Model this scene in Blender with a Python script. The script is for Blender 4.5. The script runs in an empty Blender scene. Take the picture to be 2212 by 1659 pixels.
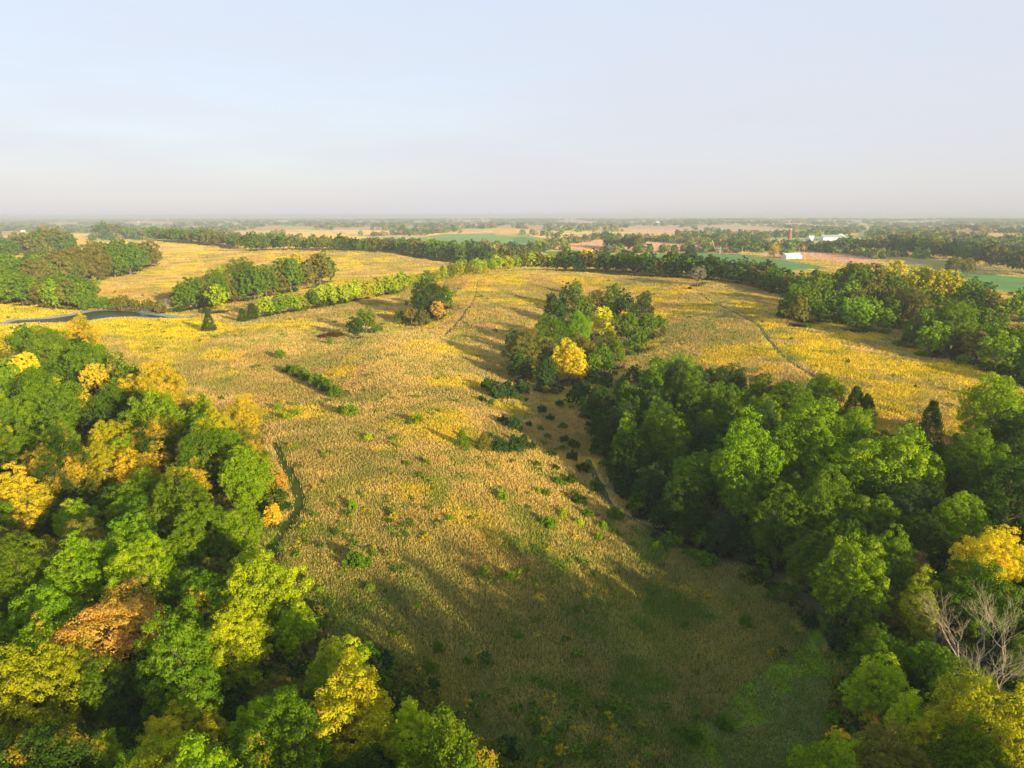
import bpy, math, random, time
import numpy as np
from mathutils import Matrix, Vector
T0 = time.time()
rng = np.random.default_rng(7)
random.seed(7)
sc = bpy.context.scene
col = sc.collection

# ------------------------------------------------------------------ camera
VW, VH = 2212.0, 1659.0            # working size of the photograph
F = (VW/2)/math.tan(math.radians(36.0))
CAM = np.array([0.0, 0.0, 62.0])
PITCH = math.radians(13.52)
ROLL = math.radians(0.18)
R = (Matrix.Rotation(math.radians(90)-PITCH, 4, 'X') @ Matrix.Rotation(-ROLL, 4, 'Z'))
cam = bpy.data.objects.new('camera', bpy.data.cameras.new('camera'))
col.objects.link(cam)
cam.matrix_world = Matrix.Translation(CAM) @ R
cam.data.sensor_width = 36
cam.data.lens = 18/math.tan(math.radians(36.0))
cam.data.clip_start = 0.5
cam.data.clip_end = 120000
sc.camera = cam
RM = np.array(R.to_3x3())

def ray(u, v):
    u = np.asarray(u, float); v = np.asarray(v, float)
    d = np.stack([(u-VW/2)/F, -(v-VH/2)/F, -np.ones_like(u*v)], -1) @ RM.T
    return d/np.linalg.norm(d, axis=-1, keepdims=True)

def proj(x, y, z):
    p = np.stack([x-CAM[0], y-CAM[1], z-CAM[2]], -1) @ RM
    w = np.maximum(-p[..., 2], 1e-3)
    return VW/2 + F*p[..., 0]/w, VH/2 - F*p[..., 1]/w

# ------------------------------------------------------------------ noise
class VNoise:
    def __init__(s, seed): s.t = np.random.default_rng(seed).random((256, 256))
    def __call__(s, x, y):
        xi = np.floor(x).astype(int); yi = np.floor(y).astype(int)
        fx = x-xi; fy = y-yi; fx = fx*fx*(3-2*fx); fy = fy*fy*(3-2*fy)
        a = s.t[xi % 256, yi % 256]; b = s.t[(xi+1) % 256, yi % 256]
        c = s.t[xi % 256, (yi+1) % 256]; d = s.t[(xi+1) % 256, (yi+1) % 256]
        return (a*(1-fx)+b*fx)*(1-fy)+(c*(1-fx)+d*fx)*fy
n1, n2, n3, n4 = VNoise(1), VNoise(2), VNoise(3), VNoise(4)
def fbm(n, x, y, o=4):
    s = 0; a = 0.5
    for i in range(o):
        s = s + a*n(x*2**i+17*i, y*2**i+31*i); a *= 0.5
    return s/(1-0.5**o)
def sstep(a, b, x):
    t = np.clip((x-a)/(b-a), 0, 1); return t*t*(3-2*t)

# ------------------------------------------------------------------ terrain
def gau(x, y, cx, cy, sx, sy, h, rot=0):
    c, s = math.cos(rot), math.sin(rot)
    dx, dy = x-cx, y-cy
    a = (dx*c+dy*s)/sx; b = (-dx*s+dy*c)/sy
    return h*np.exp(-(a*a+b*b)/2)
def inpoly(px, py, poly):
    px = np.asarray(px, float); py = np.asarray(py, float)
    r = np.zeros(np.broadcast(px, py).shape, bool)
    n = len(poly)
    for i in range(n):
        x1, y1 = poly[i]; x2, y2 = poly[(i+1) % n]
        if y1 == y2: continue
        c = ((y1 > py) != (y2 > py)) & (px < (x2-x1)*(py-y1)/(y2-y1)+x1)
        r ^= c
    return r
def polydist(px, py, poly, closed=True):
    d = np.full(np.broadcast(px, py).shape, 1e9)
    n = len(poly)
    for i in range(n if closed else n-1):
        x1, y1 = poly[i]; x2, y2 = poly[(i+1) % n]
        ex, ey = x2-x1, y2-y1
        t = np.clip(((px-x1)*ex+(py-y1)*ey)/(ex*ex+ey*ey+1e-9), 0, 1)
        d = np.minimum(d, np.hypot(px-x1-t*ex, py-y1-t*ey))
    return d
PONDZ = -1.0
pond_px = [(5,698),(35,691),(110,687),(150,681),(195,672),(235,669),(290,671),(340,680),(405,687),(330,687),(285,684),(240,686),(190,693),(120,698),(70,697),(30,701)]
pond_px = [(u, v) for u, v in pond_px]
def on_plane(u, v, z):
    d = ray(u, v); t = (z-CAM[2])/d[..., 2]
    return CAM[0]+d[..., 0]*t, CAM[1]+d[..., 1]*t
POND = [tuple(float(q) for q in on_plane(u, v, PONDZ)) for u, v in pond_px]
pcx = np.mean([p[0] for p in POND]); pcy = np.mean([p[1] for p in POND])
def _ln(pts): return [tuple(float(q) for q in on_plane(u, v, 3.0)) for u, v in pts]
LINES = [(_ln([(880,700),(960,724),(1080,770),(1190,850),(1250,930),(1290,1040),(1340,1110),(1500,1180),(1680,1240),(1790,1330)]), -4.0, 26),
         (_ln([(520,760),(610,775),(740,850),(830,960)]), -1.8, 16),
         (_ln([(1500,640),(1640,710),(1740,805),(1900,890)]), 4.5, 45),
         (_ln([(1040,600),(1000,690),(900,790),(760,960)]), 3.5, 38),
         (_ln([(1330,700),(1300,790),(1480,840),(1600,830)]), -3.0, 28)]
def z_nat(x, y):
    z = gau(x, y, 40, 600, 230, 120, 15) + gau(x, y, 330, 520, 160, 130, 5)
    z = z + gau(x, y, -230, 960, 230, 110, 17) + gau(x, y, -620, 1350, 330, 170, 19)
    z = z + gau(x, y, -90, 330, 90, 60, 3.0)
    z = z + gau(x, y, 230, 330, 110, 90, 5) + gau(x, y, 105, 62, 40, 60, 4)
    z = z + gau(x, y, -20, 150, 45, 60, 3.0)
    z = z + gau(x, y, 45, 150, 16, 55, -4.5, -0.3) + gau(x, y, 40, 75, 22, 40, -2.5)
    z = z + gau(x, y, -120, 700, 160, 60, -3)
    near = np.hypot(x, y) < 900
    if np.any(near):
        xn, yn = np.asarray(x)[near], np.asarray(y)[near]; q = np.zeros(xn.shape)
        for pl, dep, wd in LINES: q = q + dep*np.exp(-(polydist(xn, yn, pl, False)/wd)**2)
        z[near] = z[near]+q*(1-sstep(600, 900, np.hypot(xn, yn)))
    z = z + gau(x, y, 700, 1500, 500, 300, 8)
    r = np.hypot(x, y)
    far = sstep(900, 2200, r)
    z = z + far*((fbm(n1, x/900+5, y/900+9, 3)-0.5)*26 - 3)
    z = z + sstep(8000, 20000, r)*8
    z = z + (fbm(n2, x/110, y/110, 2)-0.5)*3.6*(1-far)
    return z
def zt_exact(x, y):
    x = np.asarray(x, float); y = np.asarray(y, float)
    z = z_nat(x, y)
    near = np.hypot(x-pcx, y-pcy) < 260
    if np.any(near):
        z = np.array(z, float, ndmin=1); sh = np.shape(x); near = np.atleast_1d(near)
        xn, yn = np.atleast_1d(x)[near], np.atleast_1d(y)[near]
        d = polydist(xn, yn, POND); ins = inpoly(xn, yn, POND)
        sd = np.where(ins, -d, d)
        shore = PONDZ + np.clip(sd*0.06, -0.9, 1.2)
        w = 1-sstep(6, 90, sd)
        z[near] = shore*w + z[near]*(1-w)
        z = z.reshape(sh)
    return z
GTH = np.concatenate([np.linspace(-math.pi, -.80, 70, endpoint=False), np.linspace(-.80, .80, 860), np.linspace(.80, math.pi, 71)[1:]])
GRR = np.concatenate([[0.0, 8, 16, 24], np.geomspace(30, 40000, 760)])
_A, _R = np.meshgrid(GTH, GRR)
GX = np.sin(_A)*_R; GY = np.cos(_A)*_R
GZ = zt_exact(GX.ravel(), GY.ravel()).reshape(GX.shape)
def zt(x, y):
    """height of the ground sheet, read off its own grid"""
    x = np.asarray(x, float); y = np.asarray(y, float)
    th = np.arctan2(x, y); r = np.hypot(x, y)
    mid = (th+.80)/(1.60/859)+70
    a = np.where(th < -.80, (th+math.pi)/((math.pi-.80)/70), np.where(th > .80, 929+(th-.80)/((math.pi-.80)/70), mid))
    lr = np.log(np.maximum(r, 30)/30)/(math.log(40000/30)/759)+4
    b = np.where(r < 24, r/8, np.where(r < 30, 3+(r-24)/6, lr))
    a = np.clip(a, 0, len(GTH)-1.001); b = np.clip(b, 0, len(GRR)-1.001)
    ai = a.astype(int); bi = b.astype(int); fa = a-ai; fb = b-bi
    return (GZ[bi, ai]*(1-fa)+GZ[bi, ai+1]*fa)*(1-fb)+(GZ[bi+1, ai]*(1-fa)+GZ[bi+1, ai+1]*fa)*fb
TS = np.geomspace(35, 40000, 1500)
HTS = np.geomspace(30, 40000, 420)
HTS = HTS
def hit(u, v, lift=0.0):
    d = ray(u, v)
    if d[2] > -.004: d[2] = -.004
    TS = HTS[(HTS*-d[2] > 20)]
    xs = CAM[0]+d[0]*TS; ys = CAM[1]+d[1]*TS; zs = CAM[2]+d[2]*TS
    l = lift(TS) if callable(lift) else lift
    f = zs-(zt(xs, ys)+l)
    k = np.argmax(f < 0)
    if f[k] >= 0: k = len(TS)-1
    if k == 0: t = TS[0]
    else: t = TS[k-1]+(TS[k]-TS[k-1])*f[k-1]/(f[k-1]-f[k]+1e-9)
    return np.array([CAM[0]+d[0]*t, CAM[1]+d[1]*t]), t
def G(u, v):
    p, t = hit(u, v)
    return float(p[0]), float(p[1]), float(zt(p[0], p[1]))

# ------------------------------------------------------------------ helpers
def tag(o, label=None, cat=None, group=None, kind=None):
    if label: o['label'] = label
    if cat: o['category'] = cat
    if group: o['group'] = group
    if kind: o['kind'] = kind
    return o
def npmesh(name, V, Fc, mats=(), midx=None, attrs=None, smooth=False):
    me = bpy.data.meshes.new(name)
    V = np.ascontiguousarray(V, np.float32)
    Fs = [np.asarray(f) for f in (Fc if isinstance(Fc, list) else [Fc]) if len(f)]
    me.vertices.add(len(V)); me.vertices.foreach_set('co', V.ravel())
    nl = sum(f.size for f in Fs); nf = sum(len(f) for f in Fs)
    me.loops.add(nl); me.polygons.add(nf)
    me.loops.foreach_set('vertex_index', np.concatenate([f.ravel() for f in Fs]).astype(np.int32))
    tot = np.concatenate([np.full(len(f), f.shape[1]) for f in Fs])
    st = np.concatenate([[0], np.cumsum(tot)[:-1]]).astype(np.int32)
    me.polygons.foreach_set('loop_start', st)
    me.polygons.foreach_set('loop_total', tot.astype(np.int32))
    for m in mats: me.materials.append(m)
    if midx is not None: me.polygons.foreach_set('material_index', np.asarray(midx, np.int32))
    me.polygons.foreach_set('use_smooth', np.full(nf, smooth))
    for k, a in (attrs or {}).items():
        a = np.asarray(a, np.float32)
        if a.ndim == 1:
            at = me.attributes.new(k, 'FLOAT', 'POINT'); at.data.foreach_set('value', a)
        else:
            at = me.attributes.new(k, 'FLOAT_COLOR', 'POINT')
            if a.shape[1] == 3: a = np.concatenate([a, np.ones((len(a), 1), np.float32)], 1)
            at.data.foreach_set('color', np.ascontiguousarray(a).ravel())
    me.update(calc_edges=True)
    return me
def link(name, me, parent=None, loc=None):
    o = bpy.data.objects.new(name, me); col.objects.link(o)
    if parent: o.parent = parent
    if loc is not None: o.location = loc
    return o

# ------------------------------------------------------------------ materials
def newmat(name):
    m = bpy.data.materials.new(name); m.use_nodes = True
    nt = m.node_tree; nt.nodes.clear()
    out = nt.nodes.new('ShaderNodeOutputMaterial')
    return m, nt, out
def N(nt, t, **kw):
    n = nt.nodes.new(t)
    for k, v in kw.items():
        if k.startswith('i_'): n.inputs[k[2:]].default_value = v
        else: setattr(n, k, v)
    return n
def leaf_mat(name, attr=None, transl=0.22, rough=0.6):
    m, nt, out = newmat(name); L = nt.links.new
    tint = N(nt, 'ShaderNodeAttribute', attribute_name='tint')
    if attr:
        base = N(nt, 'ShaderNodeAttribute', attribute_name=attr).outputs['Color']
        src = base
    else:
        oi = N(nt, 'ShaderNodeObjectInfo')
        tc = N(nt, 'ShaderNodeTexCoord')
        add = N(nt, 'ShaderNodeVectorMath', operation='ADD')
        sc_ = N(nt, 'ShaderNodeVectorMath', operation='SCALE'); sc_.inputs['Scale'].default_value = 60
        cmb = N(nt, 'ShaderNodeCombineXYZ'); L(oi.outputs['Random'], cmb.inputs[0]); L(oi.outputs['Random'], cmb.inputs[1])
        L(cmb.outputs[0], sc_.inputs[0]); L(tc.outputs['Object'], add.inputs[0]); L(sc_.outputs[0], add.inputs[1])
        nz = N(nt, 'ShaderNodeTexNoise'); nz.inputs['Scale'].default_value = 3.2; nz.inputs['Detail'].default_value = 2
        L(add.outputs[0], nz.inputs['Vector'])
        ma = N(nt, 'ShaderNodeMath', operation='ADD'); L(nz.outputs['Fac'], ma.inputs[0]); L(oi.outputs['Alpha'], ma.inputs[1])
        mr = N(nt, 'ShaderNodeMapRange'); mr.inputs['From Min'].default_value = 0.92; mr.inputs['From Max'].default_value = 1.12
        L(ma.outputs[0], mr.inputs['Value'])
        mx = N(nt, 'ShaderNodeMix', data_type='RGBA'); L(mr.outputs[0], mx.inputs['Factor'])
        L(oi.outputs['Color'], mx.inputs['A']); mx.inputs['B'].default_value = (0.60, 0.38, 0.02, 1)
        # crowns that have turned keep some green boughs (their alpha is stored above 2)
        m2 = N(nt, 'ShaderNodeMath', operation='SUBTRACT'); L(ma.outputs[0], m2.inputs[0]); m2.inputs[1].default_value = 2
        r2 = N(nt, 'ShaderNodeMapRange'); r2.inputs['From Min'].default_value = 0.92; r2.inputs['From Max'].default_value = 1.12; L(m2.outputs[0], r2.inputs['Value'])
        lt = N(nt, 'ShaderNodeMath', operation='LESS_THAN'); L(oi.outputs['Alpha'], lt.inputs[0]); lt.inputs[1].default_value = 1.5
        fm_ = N(nt, 'ShaderNodeMath', operation='MULTIPLY'); L(mr.outputs[0], fm_.inputs[0]); L(lt.outputs[0], fm_.inputs[1]); L(fm_.outputs[0], mx.inputs['Factor'])
        mx2 = N(nt, 'ShaderNodeMix', data_type='RGBA'); L(r2.outputs[0], mx2.inputs['Factor']); L(mx.outputs['Result'], mx2.inputs['A']); mx2.inputs['B'].default_value = (0.26, 0.27, 0.012, 1)
        src = mx2.outputs['Result']
    hsv = N(nt, 'ShaderNodeHueSaturation')
    L(src, hsv.inputs['Color'])
    mv = N(nt, 'ShaderNodeMapRange'); mv.inputs['To Min'].default_value = 0.62; mv.inputs['To Max'].default_value = 1.4
    L(tint.outputs['Fac'], mv.inputs['Value']); L(mv.outputs[0], hsv.inputs['Value'])
    mh = N(nt, 'ShaderNodeMapRange'); mh.inputs['To Min'].default_value = 0.528; mh.inputs['To Max'].default_value = 0.474
    L(tint.outputs['Fac'], mh.inputs['Value']); L(mh.outputs[0], hsv.inputs['Hue'])
    df = N(nt, 'ShaderNodeBsdfDiffuse'); tr = N(nt, 'ShaderNodeBsdfTranslucent')
    L(hsv.outputs[0], df.inputs['Color']); L(hsv.outputs[0], tr.inputs['Color'])
    ms = N(nt, 'ShaderNodeMixShader'); ms.inputs[0].default_value = transl
    L(df.outputs[0], ms.inputs[1]); L(tr.outputs[0], ms.inputs[2])
    L(ms.outputs[0], out.inputs['Surface'])
    return m
def flat_mat(name, c, c2=None, scale=1.0, rough=0.8, bump=0.0, spec=0.3):
    m, nt, out = newmat(name); L = nt.links.new
    b = N(nt, 'ShaderNodeBsdfPrincipled'); b.inputs['Roughness'].default_value = rough
    b.inputs['Specular IOR Level'].default_value = spec
    tc = N(nt, 'ShaderNodeTexCoord')
    nz = N(nt, 'ShaderNodeTexNoise'); nz.inputs['Scale'].default_value = scale; nz.inputs['Detail'].default_value = 5
    L(tc.outputs['Object'], nz.inputs['Vector'])
    mx = N(nt, 'ShaderNodeMix', data_type='RGBA')
    mx.inputs['A'].default_value = (*c, 1); mx.inputs['B'].default_value = (*(c2 or c), 1)
    mr = N(nt, 'ShaderNodeMapRange'); mr.inputs['From Min'].default_value = 0.35; mr.inputs['From Max'].default_value = 0.65
    L(nz.outputs['Fac'], mr.inputs['Value']); L(mr.outputs[0], mx.inputs['Factor'])
    L(mx.outputs['Result'], b.inputs['Base Color'])
    if bump:
        bp = N(nt, 'ShaderNodeBump'); bp.inputs['Strength'].default_value = bump
        L(nz.outputs['Fac'], bp.inputs['Height']); L(bp.outputs[0], b.inputs['Normal'])
    L(b.outputs[0], out.inputs['Surface'])
    return m
M_LEAF = leaf_mat('leaves')
M_LEAFV = leaf_mat('far_leaves', attr='col', transl=0.25)
M_GRASS = leaf_mat('grass_blades', attr='col', transl=0.4)
M_BARK = flat_mat('bark', (0.10, 0.075, 0.05), (0.17, 0.13, 0.09), 4)
M_PALEBARK = flat_mat('pale_bark', (0.42, 0.33, 0.22), (0.31, 0.24, 0.16), 3)

# ground: colour comes per vertex (field by field), mottled by noise
def ground_mat():
    m, nt, out = newmat('ground'); L = nt.links.new
    b = N(nt, 'ShaderNodeBsdfDiffuse')
    at = N(nt, 'ShaderNodeAttribute', attribute_name='col')
    geo = N(nt, 'ShaderNodeNewGeometry')
    a = N(nt, 'ShaderNodeTexNoise'); a.inputs['Scale'].default_value = 0.9; a.inputs['Detail'].default_value = 6; a.inputs['Roughness'].default_value = 0.7
    c = N(nt, 'ShaderNodeTexNoise'); c.inputs['Scale'].default_value = 0.035; c.inputs['Detail'].default_value = 6; c.inputs['Roughness'].default_value = 0.65
    L(geo.outputs['Position'], a.inputs['Vector']); L(geo.outputs['Position'], c.inputs['Vector'])
    m1 = N(nt, 'ShaderNodeMapRange'); m1.inputs['From Min'].default_value = .3; m1.inputs['From Max'].default_value = .7; m1.inputs['To Min'].default_value = .72; m1.inputs['To Max'].default_value = 1.25
    L(a.outputs['Fac'], m1.inputs['Value'])
    m2 = N(nt, 'ShaderNodeMapRange'); m2.inputs['From Min'].default_value = .3; m2.inputs['From Max'].default_value = .7; m2.inputs['To Min'].default_value = .8; m2.inputs['To Max'].default_value = 1.2
    L(c.outputs['Fac'], m2.inputs['Value'])
    mm = N(nt, 'ShaderNodeMath', operation='MULTIPLY'); L(m1.outputs[0], mm.inputs[0]); L(m2.outputs[0], mm.inputs[1])
    hs = N(nt, 'ShaderNodeHueSaturation'); L(at.outputs['Color'], hs.inputs['Color']); L(mm.outputs[0], hs.inputs['Value'])
    m3 = N(nt, 'ShaderNodeMapRange'); m3.inputs['From Min'].default_value = .3; m3.inputs['From Max'].default_value = .7; m3.inputs['To Min'].default_value = .485; m3.inputs['To Max'].default_value = .515
    L(c.outputs['Fac'], m3.inputs['Value']); L(m3.outputs[0], hs.inputs['Hue'])
    L(hs.outputs[0], b.inputs['Color'])
    bp = N(nt, 'ShaderNodeBump'); bp.inputs['Strength'].default_value = 1; bp.inputs['Distance'].default_value = 0.5
    L(a.outputs['Fac'], bp.inputs['Height']); L(bp.outputs[0], b.inputs['Normal'])
    L(b.outputs[0], out.inputs['Surface'])
    return m
M_GROUND = ground_mat()

# ------------------------------------------------------------------ regions (view pixels)
C_GOLD = np.array([0.66, 0.44, 0.14]); C_YEL = np.array([0.52, 0.36, 0.02]); C_STUB = np.array([0.68, 0.42, 0.25])
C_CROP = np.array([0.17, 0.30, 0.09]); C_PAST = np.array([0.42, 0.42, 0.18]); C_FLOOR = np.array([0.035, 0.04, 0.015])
C_OLIVE = np.array([0.48, 0.41, 0.17])
fields = [
 ([(870,518),(960,505),(1060,504),(1140,508),(1190,518),(1170,526),(1110,531),(1000,529),(880,526)], C_CROP*1.25+[.08,.04,0]),
 ([(1362,552),(1400,548),(1480,545),(1600,550),(1700,563),(1800,580),(1700,585),(1600,578),(1500,573),(1380,564)], C_CROP),
 ([(1165,544),(1245,541),(1350,552),(1340,560),(1200,556)], C_CROP),
 ([(1487,532),(1550,535),(1602,541),(1602,546),(1490,540)], C_CROP),
 ([(1905,574),(2000,580),(2212,600),(2260,604),(2260,640),(2100,622),(1915,602)], C_CROP),
 ([(1640,546),(1760,545),(1870,555),(1908,568),(1850,572),(1770,562),(1650,552)], C_STUB),
 ([(1170,540),(1240,525),(1290,518),(1400,520),(1500,525),(1640,545),(1600,541),(1487,531),(1480,541),(1350,548),(1245,540)], C_STUB),
 ([(1320,499),(1370,488),(1440,489),(1510,499),(1570,508),(1480,508),(1400,503)], C_STUB),
 ([(1490,492),(1560,485),(1680,492),(1740,500),(1640,506),(1540,500)], C_STUB),
 ([(1790,526),(1880,516),(2000,527),(2150,543),(2260,552),(2260,558),(2100,552),(1950,540),(1850,532)], C_GOLD*1.15),
 ([(1905,556),(2050,562),(2260,590),(2260,602),(2000,580),(1910,573)], C_OLIVE*1.2),
 ([(2090,680),(2260,685),(2260,720),(2150,708)], C_STUB),
 ([(480,500),(545,497),(640,502),(560,512),(490,516)], C_STUB),
 ([(590,502),(700,500),(780,510),(850,522),(760,528),(650,515)], C_GOLD*1.1),
 ([(700,495),(790,490),(860,492),(800,498)], C_STUB),
 ([(1640,515),(1790,505),(1900,512),(1880,519),(1790,525),(1760,545),(1680,540),(1650,528)], C_PAST*1.1),
 ([(262,481),(320,478),(380,480),(372,487),(280,487)], C_STUB), ([(105,483),(140,480),(170,482),(160,488),(112,488)], C_GOLD), ([(365,494),(400,491),(440,493),(430,498),(372,498)], C_OLIVE),
 ([(590,480),(605,477),(628,479),(620,484)], C_STUB), ([(550,491),(600,488),(690,490),(684,497),(600,499),(553,497)], C_GOLD), ([(566,530),(600,528),(632,531),(628,538),(570,538)], C_STUB), ([(655,531),(685,528),(715,531),(708,538),(660,538)], C_STUB),
 ([(870,494),(900,491),(930,493),(922,500),(878,500)], C_GOLD), ([(1060,494),(1085,490),(1120,494),(1115,510),(1070,508)], C_GOLD), ([(1106,514),(1130,512),(1155,516),(1148,525),(1108,524)], C_CROP), ([(1300,509),(1340,506),(1392,509),(1385,515),(1310,515)], C_STUB),
 ([(1820,494),(1838,491),(1856,493),(1850,497)], C_STUB), ([(2140,495),(2175,492),(2240,495),(2240,499),(2150,499)], C_GOLD), ([(1850,502),(1880,499),(1912,502),(1905,515),(1856,513)], C_PAST), ([(950,478),(1010,475),(1080,478),(1010,481)], C_STUB), ([(1180,480),(1250,477),(1310,480),(1250,484)], C_STUB), ([(1900,481),(1960,478),(2040,481),(1970,484)], C_STUB),
 ([(0,515),(0,498),(100,503),(210,516),(120,540),(20,530)], C_STUB*[.95,1,.7]),
]
pond_shore = [(-60,640),(60,648),(150,660),(270,678),(400,684),(420,700),(300,720),(100,720),(-60,710)]
# woodland floors / fill areas, by crown-centre pixels
W_LEFT = [(-90,765),(30,742),(130,745),(215,750),(265,810),(380,880),(500,925),(545,980),(562,1080),(528,1190),(565,1290),(640,1420),(770,1500),(920,1610),(1060,1720),(1150,1900),(-400,1900),(-300,1200),(-120,800)]
W_CENT = [(1190,640),(1290,610),(1395,640),(1425,700),(1340,760),(1290,810),(1180,815),(1100,780),(1110,730),(1180,700)]
W_RIGHT = [(1320,900),(1350,860),(1400,825),(1500,805),(1640,850),(1760,880),(1880,940),(2010,990),(2010,1120),(1960,1200),(1900,1260),(1800,1260),(1660,1130),(1560,1135),(1490,1100),(1410,1040),(1350,970)]
W_FARR = [(2100,880),(2180,840),(2330,840),(2700,1000),(2700,1300),(2280,1300),(2110,1290),(2020,1200),(2060,1040)]
W_LOWR = [(1960,1180),(2100,1190),(2212,1150),(2700,1200),(2900,1900),(1760,1900),(1775,1640),(1850,1560),(1870,1330)]
W_BELT = [(1715,616),(1760,590),(1900,578),(1935,606),(2050,606),(2212,628),(2300,640),(2300,668),(2110,668),(2085,684),(2150,714),(2212,724),(2400,740),(2400,860),(2240,800),(2130,752),(2000,728),(1925,704),(1860,678),(1700,668),(1690,640)]

# ---- ray table over the picture, for scattering
GU = np.linspace(-500, 2712, 260); GV = np.concatenate([np.linspace(470, 620, 120), np.linspace(622, 2000, 200)])
def dist_table():
    D = np.zeros((len(GV), len(GU)))
    for j, v in enumerate(GV):
        d = ray(GU, np.full_like(GU, v))
        X = CAM[0]+d[:, 0:1]*HTS; Y = CAM[1]+d[:, 1:2]*HTS; Z = CAM[2]+d[:, 2:3]*HTS
        f = Z-zt(X, Y); k = np.argmax(f < 0, 1); k = np.where(f[np.arange(len(GU)), k] < 0, k, len(HTS)-1)
        k = np.maximum(k, 1); i = np.arange(len(GU))
        fa, fb = f[i, k-1], f[i, k]
        D[j] = HTS[k-1]+(HTS[k]-HTS[k-1])*np.clip(fa/(fa-fb+1e-9), 0, 1)
    return D
DT = dist_table()
print('dist table', round(time.time()-T0, 1))
def hits(u, v):
    iu = np.clip((u-GU[0])/(GU[1]-GU[0]), 0, len(GU)-1.001); jv = np.interp(v, GV, np.arange(len(GV)))
    jv = np.minimum(jv, len(GV)-1.001)
    a = iu.astype(int); b = jv.astype(int); fa = iu-a; fb = jv-b
    D = (DT[b, a]*(1-fa)+DT[b, a+1]*fa)*(1-fb)+(DT[b+1, a]*(1-fa)+DT[b+1, a+1]*fa)*fb
    d = ray(u, v)
    return CAM[0]+d[:, 0]*D, CAM[1]+d[:, 1]*D, D

# ------------------------------------------------------------------ leaf-cloud crowns
def leaf_quads(P, Nrm, size, rg, asp=0.7):
    n = len(P)
    a = rg.normal(size=(n, 3)); t = a-(a*Nrm).sum(1, keepdims=True)*Nrm
    t /= np.linalg.norm(t, axis=1, keepdims=True)+1e-9
    b = np.cross(Nrm, t)
    s = (size*rg.uniform(0.65, 1.35, n))[:, None]
    V = np.stack([P-t*s, P-b*s*asp+Nrm*s*.12, P+t*s, P+b*s*asp+Nrm*s*.12], 1).reshape(-1, 3)
    Fq = np.arange(4*n).reshape(-1, 4)
    return V, Fq
def unit(v): return v/(np.linalg.norm(v, axis=-1, keepdims=True)+1e-9)
def broad_lobes(rg, n, style):
    # limb-end clumps: centre, radius; crown normalised to width 1
    L = []
    cz, rz = {'round': (.56, .50), 'tall': (.68, .64), 'wide': (.48, .40), 'sparse': (.66, .36), 'oval': (.56, .54)}[style]
    tries = 0
    ph = rg.uniform(0, 6.28, 4)
    while len(L) < n and tries < 6000:
        tries += 1
        d = unit(rg.normal(size=3))
        if d[2] < -0.8: continue
        az = math.atan2(d[1], d[0])
        uneven = 1+0.16*math.sin(2*az+ph[0])+0.14*math.sin(3*az+ph[1]+2*d[2])+.07*math.sin(5*az+ph[2])
        rr = rg.uniform(0.62, 1.0)*uneven
        taper = 1-0.25*max(d[2], 0) if style in ('tall', 'oval') else 1
        c = np.array([d[0]*.40*rr*taper, d[1]*.40*rr*taper, cz+d[2]*rz*.82*rr])
        r = rg.uniform(.075, .165)*(1.1 if style == 'wide' else 1)
        if any(np.linalg.norm((c-q)/[1, 1, .9]) < (r+s)*.60 for q, s in L): continue
        L.append((c, r))
    return L, cz
def crown(seed, style, nl, nleaf, size):
    rg = np.random.default_rng(seed)
    L, cz = broad_lobes(rg, nl, style)
    Ps, Ns, Ts = [], [], []
    w = np.array([r*r for _, r in L]); w = w/w.sum()
    for (c, r), wi in zip(L, w):
        n = max(6, int(nleaf*wi*(0.6 if style == 'sparse' else 1)))
        k = max(4, min(12, n//14))
        sub = unit(rg.normal(size=(k, 3))+[0, 0, .5]); so = c+sub*r*.72*rg.uniform(.75, 1.2, (k, 1))
        sr = r*rg.uniform(.28, .46, k)
        pick = rg.integers(0, k, n)
        d = unit(rg.normal(size=(n, 3))+unit(so[pick]-[0, 0, cz-.1])*.55+[0, 0, .15])
        rad = sr[pick]*rg.uniform(.72, 1.08, n)
        sq = np.array([1, 1, .8]) if style != 'sparse' else np.array([1.25, 1.25, .35])
        P = so[pick]+d*rad[:, None]*sq
        Ps.append(P); Ns.append(unit(d*1.0+rg.normal(size=(n, 3))*.25+[0, 0, .12]))
        Ts.append(np.clip(.5+rg.normal(0, .15)+rg.normal(0, .16, n), 0, 1))
    # some loose leaves so that the outline frays
    m = int(nleaf*.06)
    pk = rg.integers(0, len(L), m)
    C = np.array([c for c, _ in L])[pk]; rr = np.array([r for _, r in L])[pk]
    d = unit(rg.normal(size=(m, 3))); Ps.append(C+d*(rr*rg.uniform(.9, 1.35, m))[:, None]); Ns.append(d); Ts.append(rg.uniform(.3, .8, m))
    P = np.concatenate(Ps); Nn = np.concatenate(Ns); T = np.concatenate(Ts)
    V, Fq = leaf_quads(P, Nn, size, rg)
    return V, Fq, np.repeat(T, 4), L
def tube(pts, rads, ns=6):
    pts = np.asarray(pts, float); V = []; Fq = []
    up = np.array([.3, .2, .93])
    for i, p in enumerate(pts):
        t = pts[min(i+1, len(pts)-1)]-pts[max(i-1, 0)]; t = t/(np.linalg.norm(t)+1e-9)
        a = np.cross(t, up if abs(t@up) < .95 else np.array([1, 0, 0])); a /= np.linalg.norm(a); b = np.cross(t, a)
        for k in range(ns):
            an = 2*math.pi*k/ns
            V.append(p+(a*math.cos(an)+b*math.sin(an))*rads[i])
    for i in range(len(pts)-1):
        for k in range(ns):
            Fq.append((i*ns+k, i*ns+(k+1) % ns, (i+1)*ns+(k+1) % ns, (i+1)*ns+k))
    return np.array(V), np.array(Fq)
def cat(parts):
    V, Fq, o = [], [], 0
    for v, f in parts: V.append(v); Fq.append(f+o); o += len(v)
    return np.concatenate(V), np.concatenate(Fq)
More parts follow.
